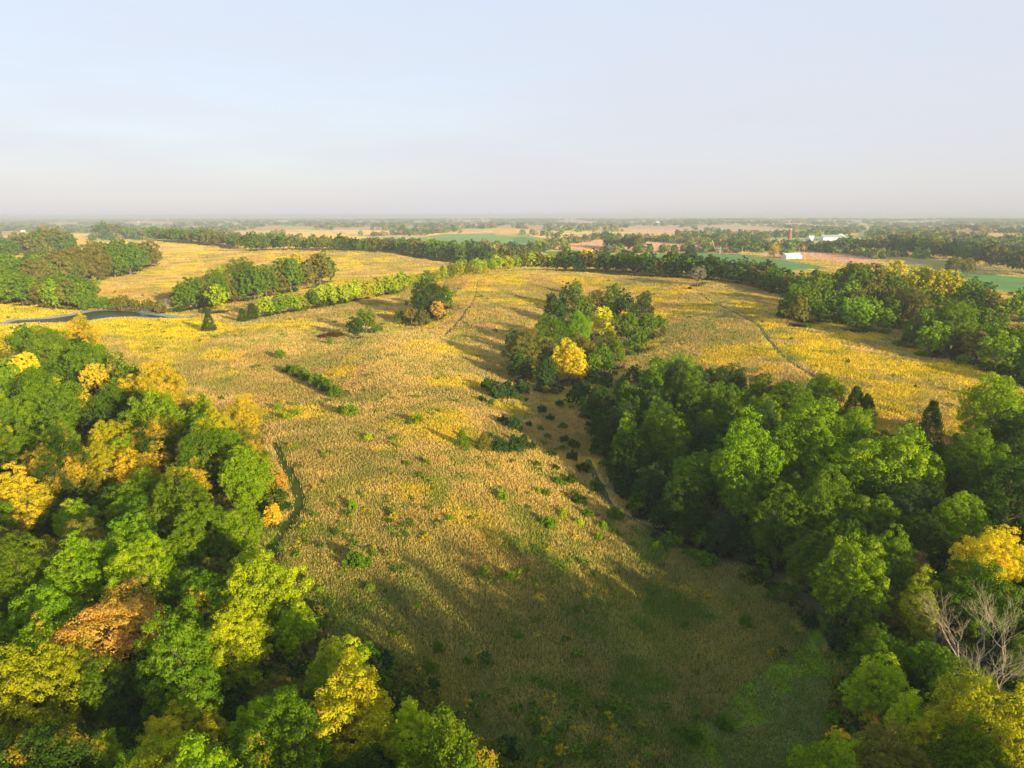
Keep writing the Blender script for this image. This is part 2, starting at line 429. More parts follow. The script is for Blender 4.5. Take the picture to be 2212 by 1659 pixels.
def trunk(seed, L, nlimb, top, thick=.028):
    rg = np.random.default_rng(seed+500)
    parts = []
    tp = [np.array([0, 0, -.12])]
    for z in (0.0, top*.35, top*.7, top): tp.append(np.array([rg.normal(0, .012), rg.normal(0, .012), z]))
    parts.append(tube(tp, [thick*1.7, thick*1.35, thick, thick*.75, thick*.35], 8))
    idx = rg.permutation(len(L))[:nlimb]
    for i in idx:
        c, r = L[i]
        z0 = min(max(c[2]-.28*rg.uniform(.7, 1.3), top*.25), top*.95)
        s = np.array([0, 0, z0]); e = c-[0, 0, r*.1]
        m = s*.5+e*.5+[0, 0, -.03]+rg.normal(0, .015, 3)
        q = s*.2+e*.8+rg.normal(0, .012, 3)
        parts.append(tube([s, m, q, e], [thick*.5, thick*.33, thick*.2, thick*.09], 5))
    return cat(parts)
def conifer(seed, nleaf, size, wid=1.0):
    rg = np.random.default_rng(seed)
    n = nleaf; H = 2.0
    L = []
    for i in range(230):
        z = rg.uniform(.02, .98)**1.25; a = rg.uniform(0, 6.28)
        prof = (1-z)**.75*.42+.03
        L.append((np.array([math.cos(a)*prof*rg.uniform(.75, 1.05), math.sin(a)*prof*rg.uniform(.75, 1.05), .06+z*1.7]), .06+.07*(1-z)))
    k = rg.integers(0, len(L), n)
    C = np.array([c for c, _ in L])[k]; r = np.array([r for _, r in L])[k]
    d = unit(rg.normal(size=(n, 3))+unit(C*[1, 1, 0])*.6)
    P = C+d*r[:, None]*[1, 1, 1.35]
    tl = rg.normal(0, .14, len(L))[k]
    V, Fq = leaf_quads(P, unit(d+rg.normal(size=(n, 3))*.4), size, rg, .5)
    return V, Fq, np.repeat(np.clip(.5+tl+rg.normal(0, .12, n), 0, 1), 4), L
def bush(seed, nleaf, size):
    rg = np.random.default_rng(seed)
    L = []
    for i in range(26):
        a = rg.uniform(0, 6.28); q = math.sqrt(rg.uniform(0, 1))*.40
        L.append((np.array([math.cos(a)*q, math.sin(a)*q*.9, .08+rg.uniform(.25, 1)*.42*(1-(q/.5)**2*.7)]), rg.uniform(.07, .14)))
    k = rg.integers(0, len(L), nleaf)
    C = np.array([c for c, _ in L])[k]; r = np.array([r for _, r in L])[k]
    d = unit(rg.normal(size=(nleaf, 3))+[0, 0, .5])
    P = C+d*(r*rg.uniform(.6, 1.2, nleaf))[:, None]
    P[:, 2] = np.maximum(P[:, 2], .01)
    tl = rg.normal(0, .14, len(L))[k]
    V, Fq = leaf_quads(P, unit(d*.7+rg.normal(size=(nleaf, 3))*.5), size, rg, .6)
    return V, Fq, np.repeat(np.clip(.5+tl+rg.normal(0, .12, nleaf), 0, 1), 4)

PROTO = {}; RAW = {}
def make_protos():
    for style, n in (('round', 4), ('tall', 2), ('wide', 2), ('sparse', 2), ('oval', 2)):
        for k in range(n):
            sd = hash_s(style)+k*7
            for lod, (nl, nf, sz, nlimb) in {'near': (92, 33000, .0096, 18), 'mid': (54, 5200, .024, 8), 'mid2': (38, 2000, .037, 3), 'far': (30, 800, .058, 3)}.items():
                V, Fq, T, L = crown(sd, style, nl if style != 'sparse' else int(nl*.7), nf, sz)
                top = .95 if style in ('tall',) else .72
                tv, tf = trunk(sd, L, nlimb*(2 if style == 'sparse' else 1), top, .034 if style == 'sparse' else .028)
                if lod in ('far', 'mid2'): RAW[(style, k, lod)] = (V, T)
                if lod == 'mid2': continue
                if lod == 'far':
                    A = np.concatenate([V, tv]); me = npmesh('leafy_tree', A, np.concatenate([Fq, tf+len(V)]), (M_LEAF, M_BARK),
                        np.concatenate([np.zeros(len(Fq)), np.ones(len(tf))]), {'tint': np.concatenate([T, np.full(len(tv), .5)])})
                    PROTO[(style, k, lod)] = (me, None)
                else:
                    PROTO[(style, k, lod)] = (npmesh('crown', V, Fq, (M_LEAF,), attrs={'tint': T}), npmesh('trunk', tv, tf, (M_BARK,), smooth=True))
    for k in range(3):
        V, Fq, T, L = conifer(900+k, 9000, .026)
        tv, tf = tube([(0, 0, -.1), (0, 0, .5), (0, 0, 1.7)], [.045, .035, .006], 8)
        PROTO[('cedar', k, 'near')] = PROTO[('cedar', k, 'mid')] = (npmesh('crown', V, Fq, (M_LEAF,), attrs={'tint': T}), npmesh('trunk', tv, tf, (M_BARK,), smooth=True))
        V, Fq, T, L = conifer(930+k, 1500, .06)
        PROTO[('cedar', k, 'far')] = (npmesh('cedar_tree', V, Fq, (M_LEAF,), attrs={'tint': T}), None)
    for k in range(4):
        V, Fq, T = bush(700+k, 2400, .032)
        PROTO[('bush', k, 'near')] = PROTO[('bush', k, 'mid')] = PROTO[('bush', k, 'far')] = (npmesh('shrub', V, Fq, (M_LEAF,), attrs={'tint': T}), None)
    # leafless trees: branching limbs
    for k in range(3):
        rg = np.random.default_rng(60+k); parts = []
        def grow(p, d, ln, r, lv):
            e = p+d*ln; m = p+d*ln*.5+rg.normal(0, ln*.06, 3)
            parts.append(tube([p, m, e], [r, r*.8, r*.62], 6 if lv < 2 else 4))
            if lv >= 7: return
            for c in range(3 if lv in (0, 1, 3, 5) else 2):
                nd = unit(d*(1.0 if lv else .75)+rg.normal(0, .36 if lv else .55, 3)+[0, 0, .2])
                grow(e, nd, ln*rg.uniform(.66, .9), r*.62, lv+1)
        t0 = np.array([0, 0, -.1]); grow(t0, np.array([0, 0, 1.0]), .36, .024, 0)
        V, Fq = cat(parts[1:]); tv, tf = parts[0]
        PROTO[('bare', k, 'near')] = PROTO[('bare', k, 'mid')] = (npmesh('branches', V, Fq, (M_PALEBARK,), smooth=True), npmesh('trunk', tv, tf, (M_PALEBARK,), smooth=True))
        V2, F2 = cat([(V, Fq), (tv, tf)])
        PROTO[('bare', k, 'far')] = (npmesh('bare_tree', V2, F2, (M_PALEBARK,), smooth=True), None)
def hash_s(s): return sum(ord(c)*(i+3) for i, c in enumerate(s))
make_protos()
print('protos', round(time.time()-T0, 1))
NK = {'round': 4, 'tall': 2, 'wide': 2, 'sparse': 2, 'oval': 2, 'cedar': 3, 'bush': 4, 'bare': 3}
HC = {'round': .60, 'tall': .74, 'wide': .52, 'sparse': .70, 'oval': .58, 'cedar': .8, 'bush': .25, 'bare': .8}

# colours of foliage (albedo; some sunlight put into lime and bright, some shade into dark and bluegreen) ; 4th number = how much of the crown has turned
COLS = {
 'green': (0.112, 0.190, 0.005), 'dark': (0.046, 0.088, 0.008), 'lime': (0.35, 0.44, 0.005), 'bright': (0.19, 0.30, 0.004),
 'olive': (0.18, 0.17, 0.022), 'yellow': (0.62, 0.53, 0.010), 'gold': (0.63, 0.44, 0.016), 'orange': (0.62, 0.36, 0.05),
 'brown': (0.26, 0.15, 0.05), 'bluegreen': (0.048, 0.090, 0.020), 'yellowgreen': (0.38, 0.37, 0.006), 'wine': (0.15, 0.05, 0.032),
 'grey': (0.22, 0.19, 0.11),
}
TREES = []   # records: x,y,W,Hs,style,colour name,region,u,v
def add_tree(x, y, W, style, cname, region, turn=0.0, hs=None, label=None, group=None, force=None):
    z = float(zt(x, y)); hs = hs if hs is not None else random.uniform(.92, 1.18)
    u, v = proj(x, y, z+HC[style]*W*hs)
    TREES.append(dict(x=x, y=y, z=z, W=W, hs=hs, style=style, c=cname, region=region, turn=turn, u=float(u), v=float(v), label=label, group=group, force=force))
    return TREES[-1]
def hero(u, v, w, style, cname, region, turn=0.0, hs=1.05, label=None, group=None, wmax=19):
    """crown centre at (u, v) and w wide in the picture: stand it where such a tree has its foot on the ground"""
    k = HC[style]*hs
    p, t = hit(u, v, lambda ts: k*np.minimum(w*ts/F, wmax))
    return add_tree(float(p[0]), float(p[1]), min(w*t/F, wmax), style, cname, region, turn, hs, label, group)
def clear(x, y, W, k=.5):
    for t in TREES:
        if t['style'] == 'bush': continue
        if (t['x']-x)**2+(t['y']-y)**2 < (k*(t['W']+W))**2: return False
    return True
def fill(poly, n, wr, styles, cols, region, turn=(0, .25), k=.40, hs=(.9, 1.2)):
    us = [p[0] for p in poly]; vs = [p[1] for p in poly]
    made = 0; tries = 0
    while made < n and tries < n*25:
        tries += 1
        u = random.uniform(min(us), max(us)); v = random.uniform(min(vs), max(vs))
        if not inpoly(u, v, poly): continue
        W = random.uniform(*wr); st = random.choice(styles); h = random.uniform(*hs)
        p, t = hit(u, v, HC[st]*W*h)
        if not clear(p[0], p[1], W, k): continue
        add_tree(float(p[0]), float(p[1]), W, st, random.choice(cols), region, random.uniform(*turn), h); made += 1
    return made
def row(pts, hpx, step, styles, cols, region, deep=1, jit=.25, turn=(0, .3), back=10, group=None, push=0):
    """trees along a line of feet (view pixels), hpx tall in the picture"""
    P = np.array(pts, float); seg = np.hypot(*(P[1:]-P[:-1]).T); S = np.concatenate([[0], np.cumsum(seg)])
    s = 0
    while s <= S[-1]:
        u = np.interp(s, S, P[:, 0]); v = np.interp(s, S, P[:, 1]); h = np.interp(s, S, hpx)
        for q in range(deep):
            p, t = hit(u+random.uniform(-jit, jit)*step, v)
            dirn = p/np.linalg.norm(p); p = p+dirn*(push+q*back*random.uniform(.8, 1.3))
            st = random.choice(styles)
            top = {'round': 1.1, 'tall': 1.35, 'wide': .88, 'oval': 1.15, 'cedar': 1.8, 'bush': .6, 'sparse': 1.05, 'bare': 1.7}[st]
            Ht = h*t/F*random.uniform(.75, 1.12); W = Ht/top
            add_tree(float(p[0]), float(p[1]), W, st, random.choice(cols), region, random.uniform(*turn), 1.0, None, group)
        s += step*random.uniform(.75, 1.25)

exec_trees = True
# ------------------------------------------------------------------ the trees of the photograph
LW = 'the wood at lower left'
h = hero
# left wood
h(45,1085,105,'tall','gold',LW,label='big golden tree standing at the left edge of the picture in the left wood')
h(22,1235,95,'round','lime',LW,.25,label='yellow-green tree with turning lower leaves at the left edge of the picture')
h(105,1185,60,'sparse','gold',LW,label='small thin-leaved pale gold tree under the big golden tree at the left edge')
h(275,1205,130,'tall','bright',LW,label='fresh green tree rising right of the orange spreading tree in the left wood')
h(165,1255,130,'tall','bright',LW,label='fresh green tree with stepped clumps behind the orange spreading tree')
h(110,1340,130,'round','bright',LW,label='fresh green tree on the left of the orange spreading tree')
h(245,1350,185,'sparse','orange',LW,hs=.9,label='orange spreading tree with bare limbs showing through its flat leaf layers')
h(560,1275,180,'wide','lime',LW,label='very large bright green tree at the field corner, largest of the left wood')
h(500,1400,140,'tall','lime',LW,label='yellow-green tree in front of the very large bright green tree')
h(640,1360,95,'round','lime',LW,label='bright green tree on the field side of the very large bright green tree')
h(430,1290,110,'round','green',LW,label='mid-green tree left of the very large bright green tree')
h(345,835,95,'round','gold',LW,label='wide golden tree on the field edge in the upper part of the left wood')
h(300,850,70,'round','gold',LW,label='golden tree joined to the left of the wide golden field-edge tree')
h(525,900,75,'tall','gold',LW,label='golden tree at the tip of the wood where it juts into the straw field')
h(335,905,115,'round','bright',LW,label='fresh green tree right below the wide golden field-edge tree')
h(350,945,80,'round','yellowgreen',LW,label='yellow-green tree below the fresh green tree near the field-edge gold trees')
h(395,1045,90,'sparse','gold',LW,label='pale gold thin-crowned tree in the middle of the left wood')
h(300,1025,90,'round','gold',LW,.1,label='ochre tree left of the pale gold thin-crowned tree')
h(430,985,90,'round','yellowgreen',LW,.3,label='yellow-tinged tree behind the pale gold thin-crowned tree')
h(460,930,90,'round','yellowgreen',LW,.2,label='yellow-green tree left of the golden tree at the tip of the wood')
h(530,1030,120,'round','bright',LW,label='large fresh green tree beside the mown track bend')
h(600,1040,45,'oval','orange',LW,.1,label='narrow orange-tinged tree right against the mown track')
h(588,1112,42,'oval','gold',LW,label='small amber tree on the inside of the mown track bend')
h(515,1150,105,'round','bright',LW,label='green tree between the mown track bend and the very large bright tree')
h(440,1150,120,'round','green',LW,.1,label='green tree left of the track bend in the middle of the wood')
h(175,724,80,'wide','gold',LW,label='gold tree standing below the pond in front of its water')
h(55,795,55,'round','yellow',LW,label='yellow crown far up at the left side of the left wood')
h(205,820,62,'round','gold',LW,label='gold-topped tree in the dark upper gap of the left wood')
h(175,875,55,'round','gold',LW,label='small ochre tree below the gold-topped tree in the upper gap')
h(100,752,80,'round','green',LW,label='green tree just below the left end of the pond')
h(190,785,80,'round','green',LW,label='green round tree below the gold tree by the pond')
h(55,735,60,'round','green',LW,label='green tree overlapping the left end of the pond')
h(15,742,45,'round','yellowgreen',LW,label='yellow-green tree at the left picture edge below the pond')
h(240,960,90,'round','yellowgreen',LW,label='yellow-green tree left of the ochre tree')
h(230,1010,90,'round','yellowgreen',LW,label='yellow-green tree in front of its twin, left of the ochre tree')
h(100,880,130,'round','green',LW,label='large mid-green oak at the upper left of the left wood')
h(15,920,90,'round','green',LW,label='mid-green tree at the left picture edge above the golden tree')
h(30,980,100,'round','green',LW,.35,label='green tree with yellowing clumps right above the big golden tree')
h(735,1450,115,'tall','lime',LW,.28,label='slender lime tree with yellow top leaning over the shaded meadow')
h(690,1530,85,'tall','green',LW,.1,label='green tree below the slender lime tree with yellow top')
h(890,1590,115,'tall','lime',LW,label='lime-green tree at the bottom of the picture, first into the meadow')
h(960,1650,110,'round','lime',LW,label='yellow-lime crown cut by the bottom edge, right of the lime-green tree')
h(1050,1650,80,'oval','olive',LW,label='olive pointed tree at the bottom edge, rightmost of the left wood')
h(885,1480,60,'oval','olive',LW,label='olive pointed young tree at the meadow edge near the bottom')
h(375,1600,125,'round','yellow',LW,label='round yellow tree at the bottom edge of the left wood')
h(450,1590,90,'round','yellowgreen',LW,label='yellow-green tree joined to the right of the round yellow tree')
h(215,1635,85,'oval','lime',LW,label='lime tree at the bottom edge left of the round yellow tree')
h(90,1620,75,'oval','lime',LW,label='lime tree in the bottom left corner')
h(60,1500,170,'round','yellowgreen',LW,.15,label='broad yellow-olive tree at the left edge near the bottom')
h(590,1510,85,'round','olive',LW,.25,label='olive tree with a yellow tip below the yellow-green tree')
h(410,1430,100,'sparse','olive',LW,label='olive thin tree in the shade left of the yellow-green tree')
h(300,1490,110,'round','dark',LW,label='dark green tree in the shade below the orange spreading tree')
h(790,1420,60,'round','bright',LW,label='small green tree right behind the slender lime tree')
for a in ((-60,1330,130),(-60,1500,150),(-50,1150,120)): h(*a,'round','green',LW,.2)
n = fill(W_LEFT, 150, (7.5, 12), ['round','round','tall','wide','oval'], ['green','bright','green','olive','bright','dark','yellowgreen'], LW, (.1,.5), .33)
# woodlot in the middle
CW = 'the woodlot in the middle of the field'
h(1230,780,85,'oval','yellow',CW,.0,hs=.95,label='round yellow tree at the front foot of the middle woodlot')
h(1300,690,55,'round','yellow',CW,label='bright yellow crown in the heart of the middle woodlot')
h(1315,725,40,'round','yellow',CW,label='yellow tree hanging just below the bright yellow crown of the middle woodlot')
h(1140,755,95,'wide','olive',CW,label='wide olive tree at the left front of the middle woodlot')
h(1125,790,60,'round','dark',CW); h(1185,800,60,'round','dark',CW)
h(1290,640,42,'sparse','olive',CW,.35,label='olive-gold tree with bare limbs at the back of the middle woodlot')
h(1225,640,48,'oval','dark',CW); h(1200,668,48,'oval','dark',CW); h(1350,655,50,'oval','dark',CW); h(1388,665,45,'tall','dark',CW,label='dark green tree at the right back corner of the middle woodlot')
h(1250,710,75,'round','bright',CW,label='bright green tree in the middle of the woodlot left of the yellow crown')
h(1190,715,70,'round','green',CW); h(1255,755,70,'wide','olive',CW,label='pale green willow-like tree behind the round yellow tree')
h(1355,705,60,'round','green',CW); h(1375,730,50,'round','green',CW); h(1330,760,55,'round','green',CW); h(1300,775,55,'oval','green',CW); h(1260,660,50,'round','green',CW); h(1325,635,45,'round','green',CW); h(1245,620,30,'oval','green',CW); h(1400,700,50,'oval','green',CW)
fill(W_CENT, 16, (7,10), ['round','oval'], ['green','dark','green','bluegreen'], CW, (0,.15), .34)
# the big wood right of the centre
RW = 'the big wood right of the centre'
h(1465,805,75,'round','bright',RW,label='bright green tree at the back left corner of the big right wood')
h(1395,870,55,'round','lime',RW,label='lime-lit small tree at the left front of the big right wood')
h(1345,890,45,'round','lime',RW,label='small lime tree left of the lime-lit tree in the big right wood')
h(1615,1000,160,'tall','bright',RW,hs=1.1,label='tallest bright tree facing the meadow in the big right wood')
h(1750,960,190,'round','bright',RW,hs=1.1,label='broad bright green tree in the centre of the big right wood')
h(1810,1020,130,'round','bright',RW,label='bright green tree in front of the broad tree of the big right wood')
h(1935,1010,165,'wide','bright',RW,label='wide dome-crowned tree at the right end of the big right wood')
h(1570,880,100,'round','green',RW); h(1700,880,100,'round','green',RW); h(1640,860,75,'round','green',RW)
h(1430,960,110,'tall','green',RW,label='tall green tree on the left flank of the big right wood')
h(1360,990,110,'round','dark',RW); h(1480,1090,110,'oval','dark',RW); h(1410,1050,90,'oval','bluegreen',RW); h(1300,870,75,'round','dark',RW); h(1310,930,70,'round','dark',RW)  # dark crowns: the shade on this flank is put into leaf colour
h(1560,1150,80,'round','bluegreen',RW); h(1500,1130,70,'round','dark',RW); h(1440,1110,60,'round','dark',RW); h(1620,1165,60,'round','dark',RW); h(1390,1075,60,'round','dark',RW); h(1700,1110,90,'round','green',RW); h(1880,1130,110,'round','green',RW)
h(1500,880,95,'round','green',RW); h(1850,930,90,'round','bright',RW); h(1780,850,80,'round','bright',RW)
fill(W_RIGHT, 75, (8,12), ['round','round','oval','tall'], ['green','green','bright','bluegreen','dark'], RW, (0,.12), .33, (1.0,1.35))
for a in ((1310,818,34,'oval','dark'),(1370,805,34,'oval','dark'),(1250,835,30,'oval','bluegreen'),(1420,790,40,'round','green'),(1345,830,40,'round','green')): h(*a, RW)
# scrubby understorey trees at its foot, mostly coloured dark to paint in the shade
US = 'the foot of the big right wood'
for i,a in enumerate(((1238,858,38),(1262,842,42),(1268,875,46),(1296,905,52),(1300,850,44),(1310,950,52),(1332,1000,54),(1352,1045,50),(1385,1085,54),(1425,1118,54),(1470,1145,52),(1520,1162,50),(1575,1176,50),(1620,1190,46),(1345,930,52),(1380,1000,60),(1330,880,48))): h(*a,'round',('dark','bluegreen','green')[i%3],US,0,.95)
for a in ((1885,1165,60,'oval','brown'),(1945,1180,75,'round','brown'),(2000,1170,50,'oval','olive'),(1800,1190,80,'round','bluegreen'),(1870,1230,80,'round','dark'),(1960,1235,80,'round','brown'),(1750,1190,60,'round','bluegreen'),(1820,1250,80,'round','dark')):
    h(*a,US,.15 if a[4]=='brown' else 0)
# far right group
FR = 'the wood at the right edge'
h(2150,895,140,'round','bright',FR,label='large bright green tree at the right edge above the dark gap')
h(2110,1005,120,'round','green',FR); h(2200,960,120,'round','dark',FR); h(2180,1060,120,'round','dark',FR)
h(2075,1125,100,'round','bright',FR,label='bright green tree above the bright yellow tree on the right')
h(2145,1210,120,'tall','yellow',FR,hs=.9,label='brilliant yellow tree near the right edge, brightest in the picture')
h(2110,1290,150,'wide','green',FR,label='green tree in front of the brilliant yellow tree')
h(1995,1300,100,'tall','yellowgreen',FR,.2,label='yellow feathery tree left of the leafless tree at lower right')
h(1935,1320,80,'round','olive',FR); h(1935,1290,60,'round','grey',FR)
LR = 'the wood at lower right'
h(2110,1400,150,'bare','grey',LR,hs=.85,label='large leafless tree with pale fanning branches at lower right')
h(2180,1480,130,'bare','grey',LR,hs=.85,label='leafless tree at the right edge in front of the large leafless tree')
h(2010,1385,70,'bare','grey',LR,hs=.8,label='small leafless tree below the yellow feathery tree')
h(1895,1380,50,'sparse','gold',LR,label='small amber thin tree at the meadow side of the lower right wood')
h(1900,1490,110,'tall','lime',LR,label='tall lime tree leaning into the mown track at lower right')
h(1960,1570,100,'tall','lime',LR,label='lime tree in front of the tall lime tree at lower right')
h(2010,1440,90,'round','bright',LR); h(1915,1430,60,'round','bright',LR)
h(1885,1560,50,'round','orange',LR,label='small tan-orange tree under the tall lime tree')
h(1900,1625,90,'round','olive',LR,.45,label='mottled tan and green tree at the bottom edge beside the mown track')
h(1820,1610,55,'round','gold',LR,.2,label='amber tree at the bottom edge, leftmost of the lower right wood')
h(2020,1600,110,'round','yellowgreen',LR,.2,label='yellow-green tree at the bottom edge of the lower right wood')
h(2140,1570,160,'round','yellowgreen',LR,.0,label='broad yellow-olive tree in the lower right corner')
h(2080,1490,110,'round','green',LR); h(1870,1650,90,'round','lime',LR)
fill(W_LOWR, 42, (7,10.5), ['round','oval','tall','tall'], ['green','lime','bright','olive','bright'], LR, (.1,.35), .34)
fill(W_FARR, 20, (8,12), ['round','oval'], ['green','dark','dark'], FR, (0,.1), .36)
# tree belt beyond the right slope
BW = 'the tree belt beyond the right slope'
for u,v,w in ((1715,650,55),(1745,655,60),(1790,655,50),(1812,660,45),(1845,665,36),(1868,672,30),(1890,668,34),(1925,672,50)): h(u,v,w,'oval','dark' if w<40 else 'green',BW,.05)
h(1770,615,90,'wide','green',BW); h(1850,600,70,'round','green',BW); h(1970,655,80,'wide','olive',BW,.2,label='rounded olive-gold tree in the middle of the right tree belt')
h(2060,700,90,'round','green',BW); h(2180,740,70,'round','green',BW); h(2140,700,60,'round','green',BW); h(1930,590,50,'round','yellow',BW,label='yellow tree at the far edge of the right tree belt next to the green crop')
h(1985,610,60,'round','yellowgreen',BW); h(2040,615,60,'round','yellowgreen',BW)
fill(W_BELT, 120, (9.5,14), ['round','wide','oval','round'], ['green','green','dark','olive','bright'], BW, (0,.3), .31)
# rows and copses farther off
HB = 'the bright hedgerow climbing the left slope'
row([(572,683),(640,672),(700,662),(770,650),(840,636),(900,620),(960,607)], (42,42,44,42,38,34,30), 20, ['oval','round','tall'], ['green','lime','yellowgreen','bright','lime'], HB, 2, back=7)
row([(960,607),(1010,595),(1060,588),(1130,584),(1210,586)], (34,34,36,38,36), 17, ['oval','round'], ['lime','yellowgreen','bright','lime','olive'], 'the yellow-green hedgerow along the crest', 2, back=9, push=3)
SC = 'the small copse on the left slope'
h(925,640,80,'round','dark',SC); h(962,637,45,'round','green',SC); h(905,665,40,'oval','dark',SC); h(935,655,40,'round','green',SC); h(888,676,36,'sparse','olive',SC,.4,label='small tan tree at the front of the copse on the left slope'); h(915,683,30,'oval','olive',SC); h(945,668,35,'round','orange',SC,label='russet bush-like tree on the right of the small slope copse')
h(790,690,46,'oval','green',SC,label='egg-shaped dark tree standing alone near the red bushes')
h(766,705,40,'round','dark',SC,label='low dark tree against the left of the egg-shaped tree')
h(862,682,28,'oval','green',SC,label='narrow upright tree right of the egg-shaped tree')
h(815,710,30,'bush','green',SC,label='low green shrub right of the egg-shaped tree')
for u,v,w,l in ((450,697,30,'squat cedar alone on the straw slope right of the pond'),(523,681,22,'smaller cedar of the pair left of the bright hedgerow'),(544,674,26,'taller cedar of the pair left of the bright hedgerow')): h(u,v,w,'cedar','dark','slope',0,.72,label=l)
h(1848,870,45,'cedar','dark','slope',0,.75,label='broad dark cedar of the joined pair behind the big right wood')
h(1873,880,40,'cedar','dark','slope',0,.7,label='right cedar of the joined pair behind the big right wood')
h(2013,905,46,'cedar','dark','slope',0,.82,label='pointed dark cedar standing alone between the right woods')
h(1785,890,22,'cedar','dark','slope',0,.9)
MR = 'the mixed copse on the left hillside'
row([(400,668),(450,662),(510,652),(560,642),(620,632),(680,618),(728,606)], (60,62,72,66,62,70,62), 26, ['round','oval','tall'], ['green','bright','green','olive','green'], MR, 2, back=14)
h(490,605,62,'round','gold',MR,label='tall orange-gold tree on top of the mixed copse on the left hillside')
h(640,565,44,'round','gold',MR,.1,label='gold-crowned tree at the back of the mixed copse on the left hillside')
h(450,625,40,'round','yellow',MR,label='low yellow tree left of the tall orange-gold tree')
h(470,640,50,'round','lime',MR)
h(365,655,30,'bare','grey',MR,hs=.6,label='pale leafless tree at the left foot of the mixed copse')
row([(0,655),(70,660),(150,668),(200,668)], (48,50,52,40), 24, ['round','wide'], ['green','olive','bright','green'], 'the left-edge copse above the pond', 3, back=16)
row([(200,668),(260,668),(330,676),(370,678)], (36,30,28,40), 22, ['round','bush'], ['olive','green','lime'], 'the scrub behind the pond', 1)
row([(-20,612),(60,615),(150,610),(220,604),(280,592),(340,572)], (48,48,52,62,52,34), 22, ['round','wide','round'], ['green','olive','green'], 'the dark copse on the far left hillside', 3, back=16)
h(298,546,24,'oval','dark','slope',label='small dark tree standing alone on the gold hill')
row([(20,556),(60,550),(120,548),(170,545)], (36,40,44,34), 22, ['round','wide'], ['olive','green','green'], 'the upper left copse', 2, back=20)
h(105,534,60,'wide','olive','the upper left copse',.3,label='wide tan-olive tree in the upper left copse')
row([(215,512),(300,518),(380,524),(480,533),(545,541)], (26,24,26,30,30), 15, ['round','wide'], ['green','olive','green','olive'], 'the far tree line behind the gold hill', 2, back=28)
row([(545,543),(640,543),(720,545),(850,548),(900,558),(985,572),(1070,575),(1160,572)], (32,30,28,30,36,38,36,34), 15, ['round','oval','wide'], ['green','green','olive','dark'], 'the dark tree line behind the crest', 2, back=20, push=12)
CR = 'the tree line behind the crest on the right'
row([(1210,588),(1290,592),(1350,596),(1420,602),(1490,606),(1560,612),(1640,626),(1700,645)], (40,44,42,42,44,46,44,50), 19, ['round','oval','wide'], ['green','dark','green','bluegreen','olive'], CR, 3, back=16, push=10)
h(1438,578,30,'oval','yellow',CR,label='pale yellow tree in the tree line behind the right crest')
h(1508,588,38,'sparse','grey',CR,label='leafless-looking tan tree at the front of the tree line behind the right crest')
h(1268,555,36,'round','yellow','the crop edge',label='yellow tree standing before the far green crop in the middle')
h(1222,552,30,'round','olive','the crop edge')
h(1673,538,26,'tall','gold','the crop edge',hs=.8,label='lone orange tree left of the white metal shed')
row([(1310,536),(1350,540),(1395,545)], (26,30,26), 14, ['round','wide'], ['olive','dark','green'], 'the small copse on the pink stubble', 2, back=25)
row([(1790,546),(1860,548),(1950,552),(2040,560),(2110,572),(2212,592),(2260,600)], (24,30,34,36,36,42,44), 16, ['round','wide'], ['green','green','olive','dark'], 'the long tree line across the right fields', 2, back=25)
h(2060,572,28,'round','olive','the long tree line across the right fields',label='left one of two rounded tan trees in front of the long right tree line')
h(2092,574,30,'round','olive','the long tree line across the right fields',.15,label='right one of two rounded tan trees in front of the long right tree line')
row([(1560,536),(1605,538),(1640,540)], (12,22,16), 18, ['round'], ['dark','green'], 'the trees by the lane', 1)

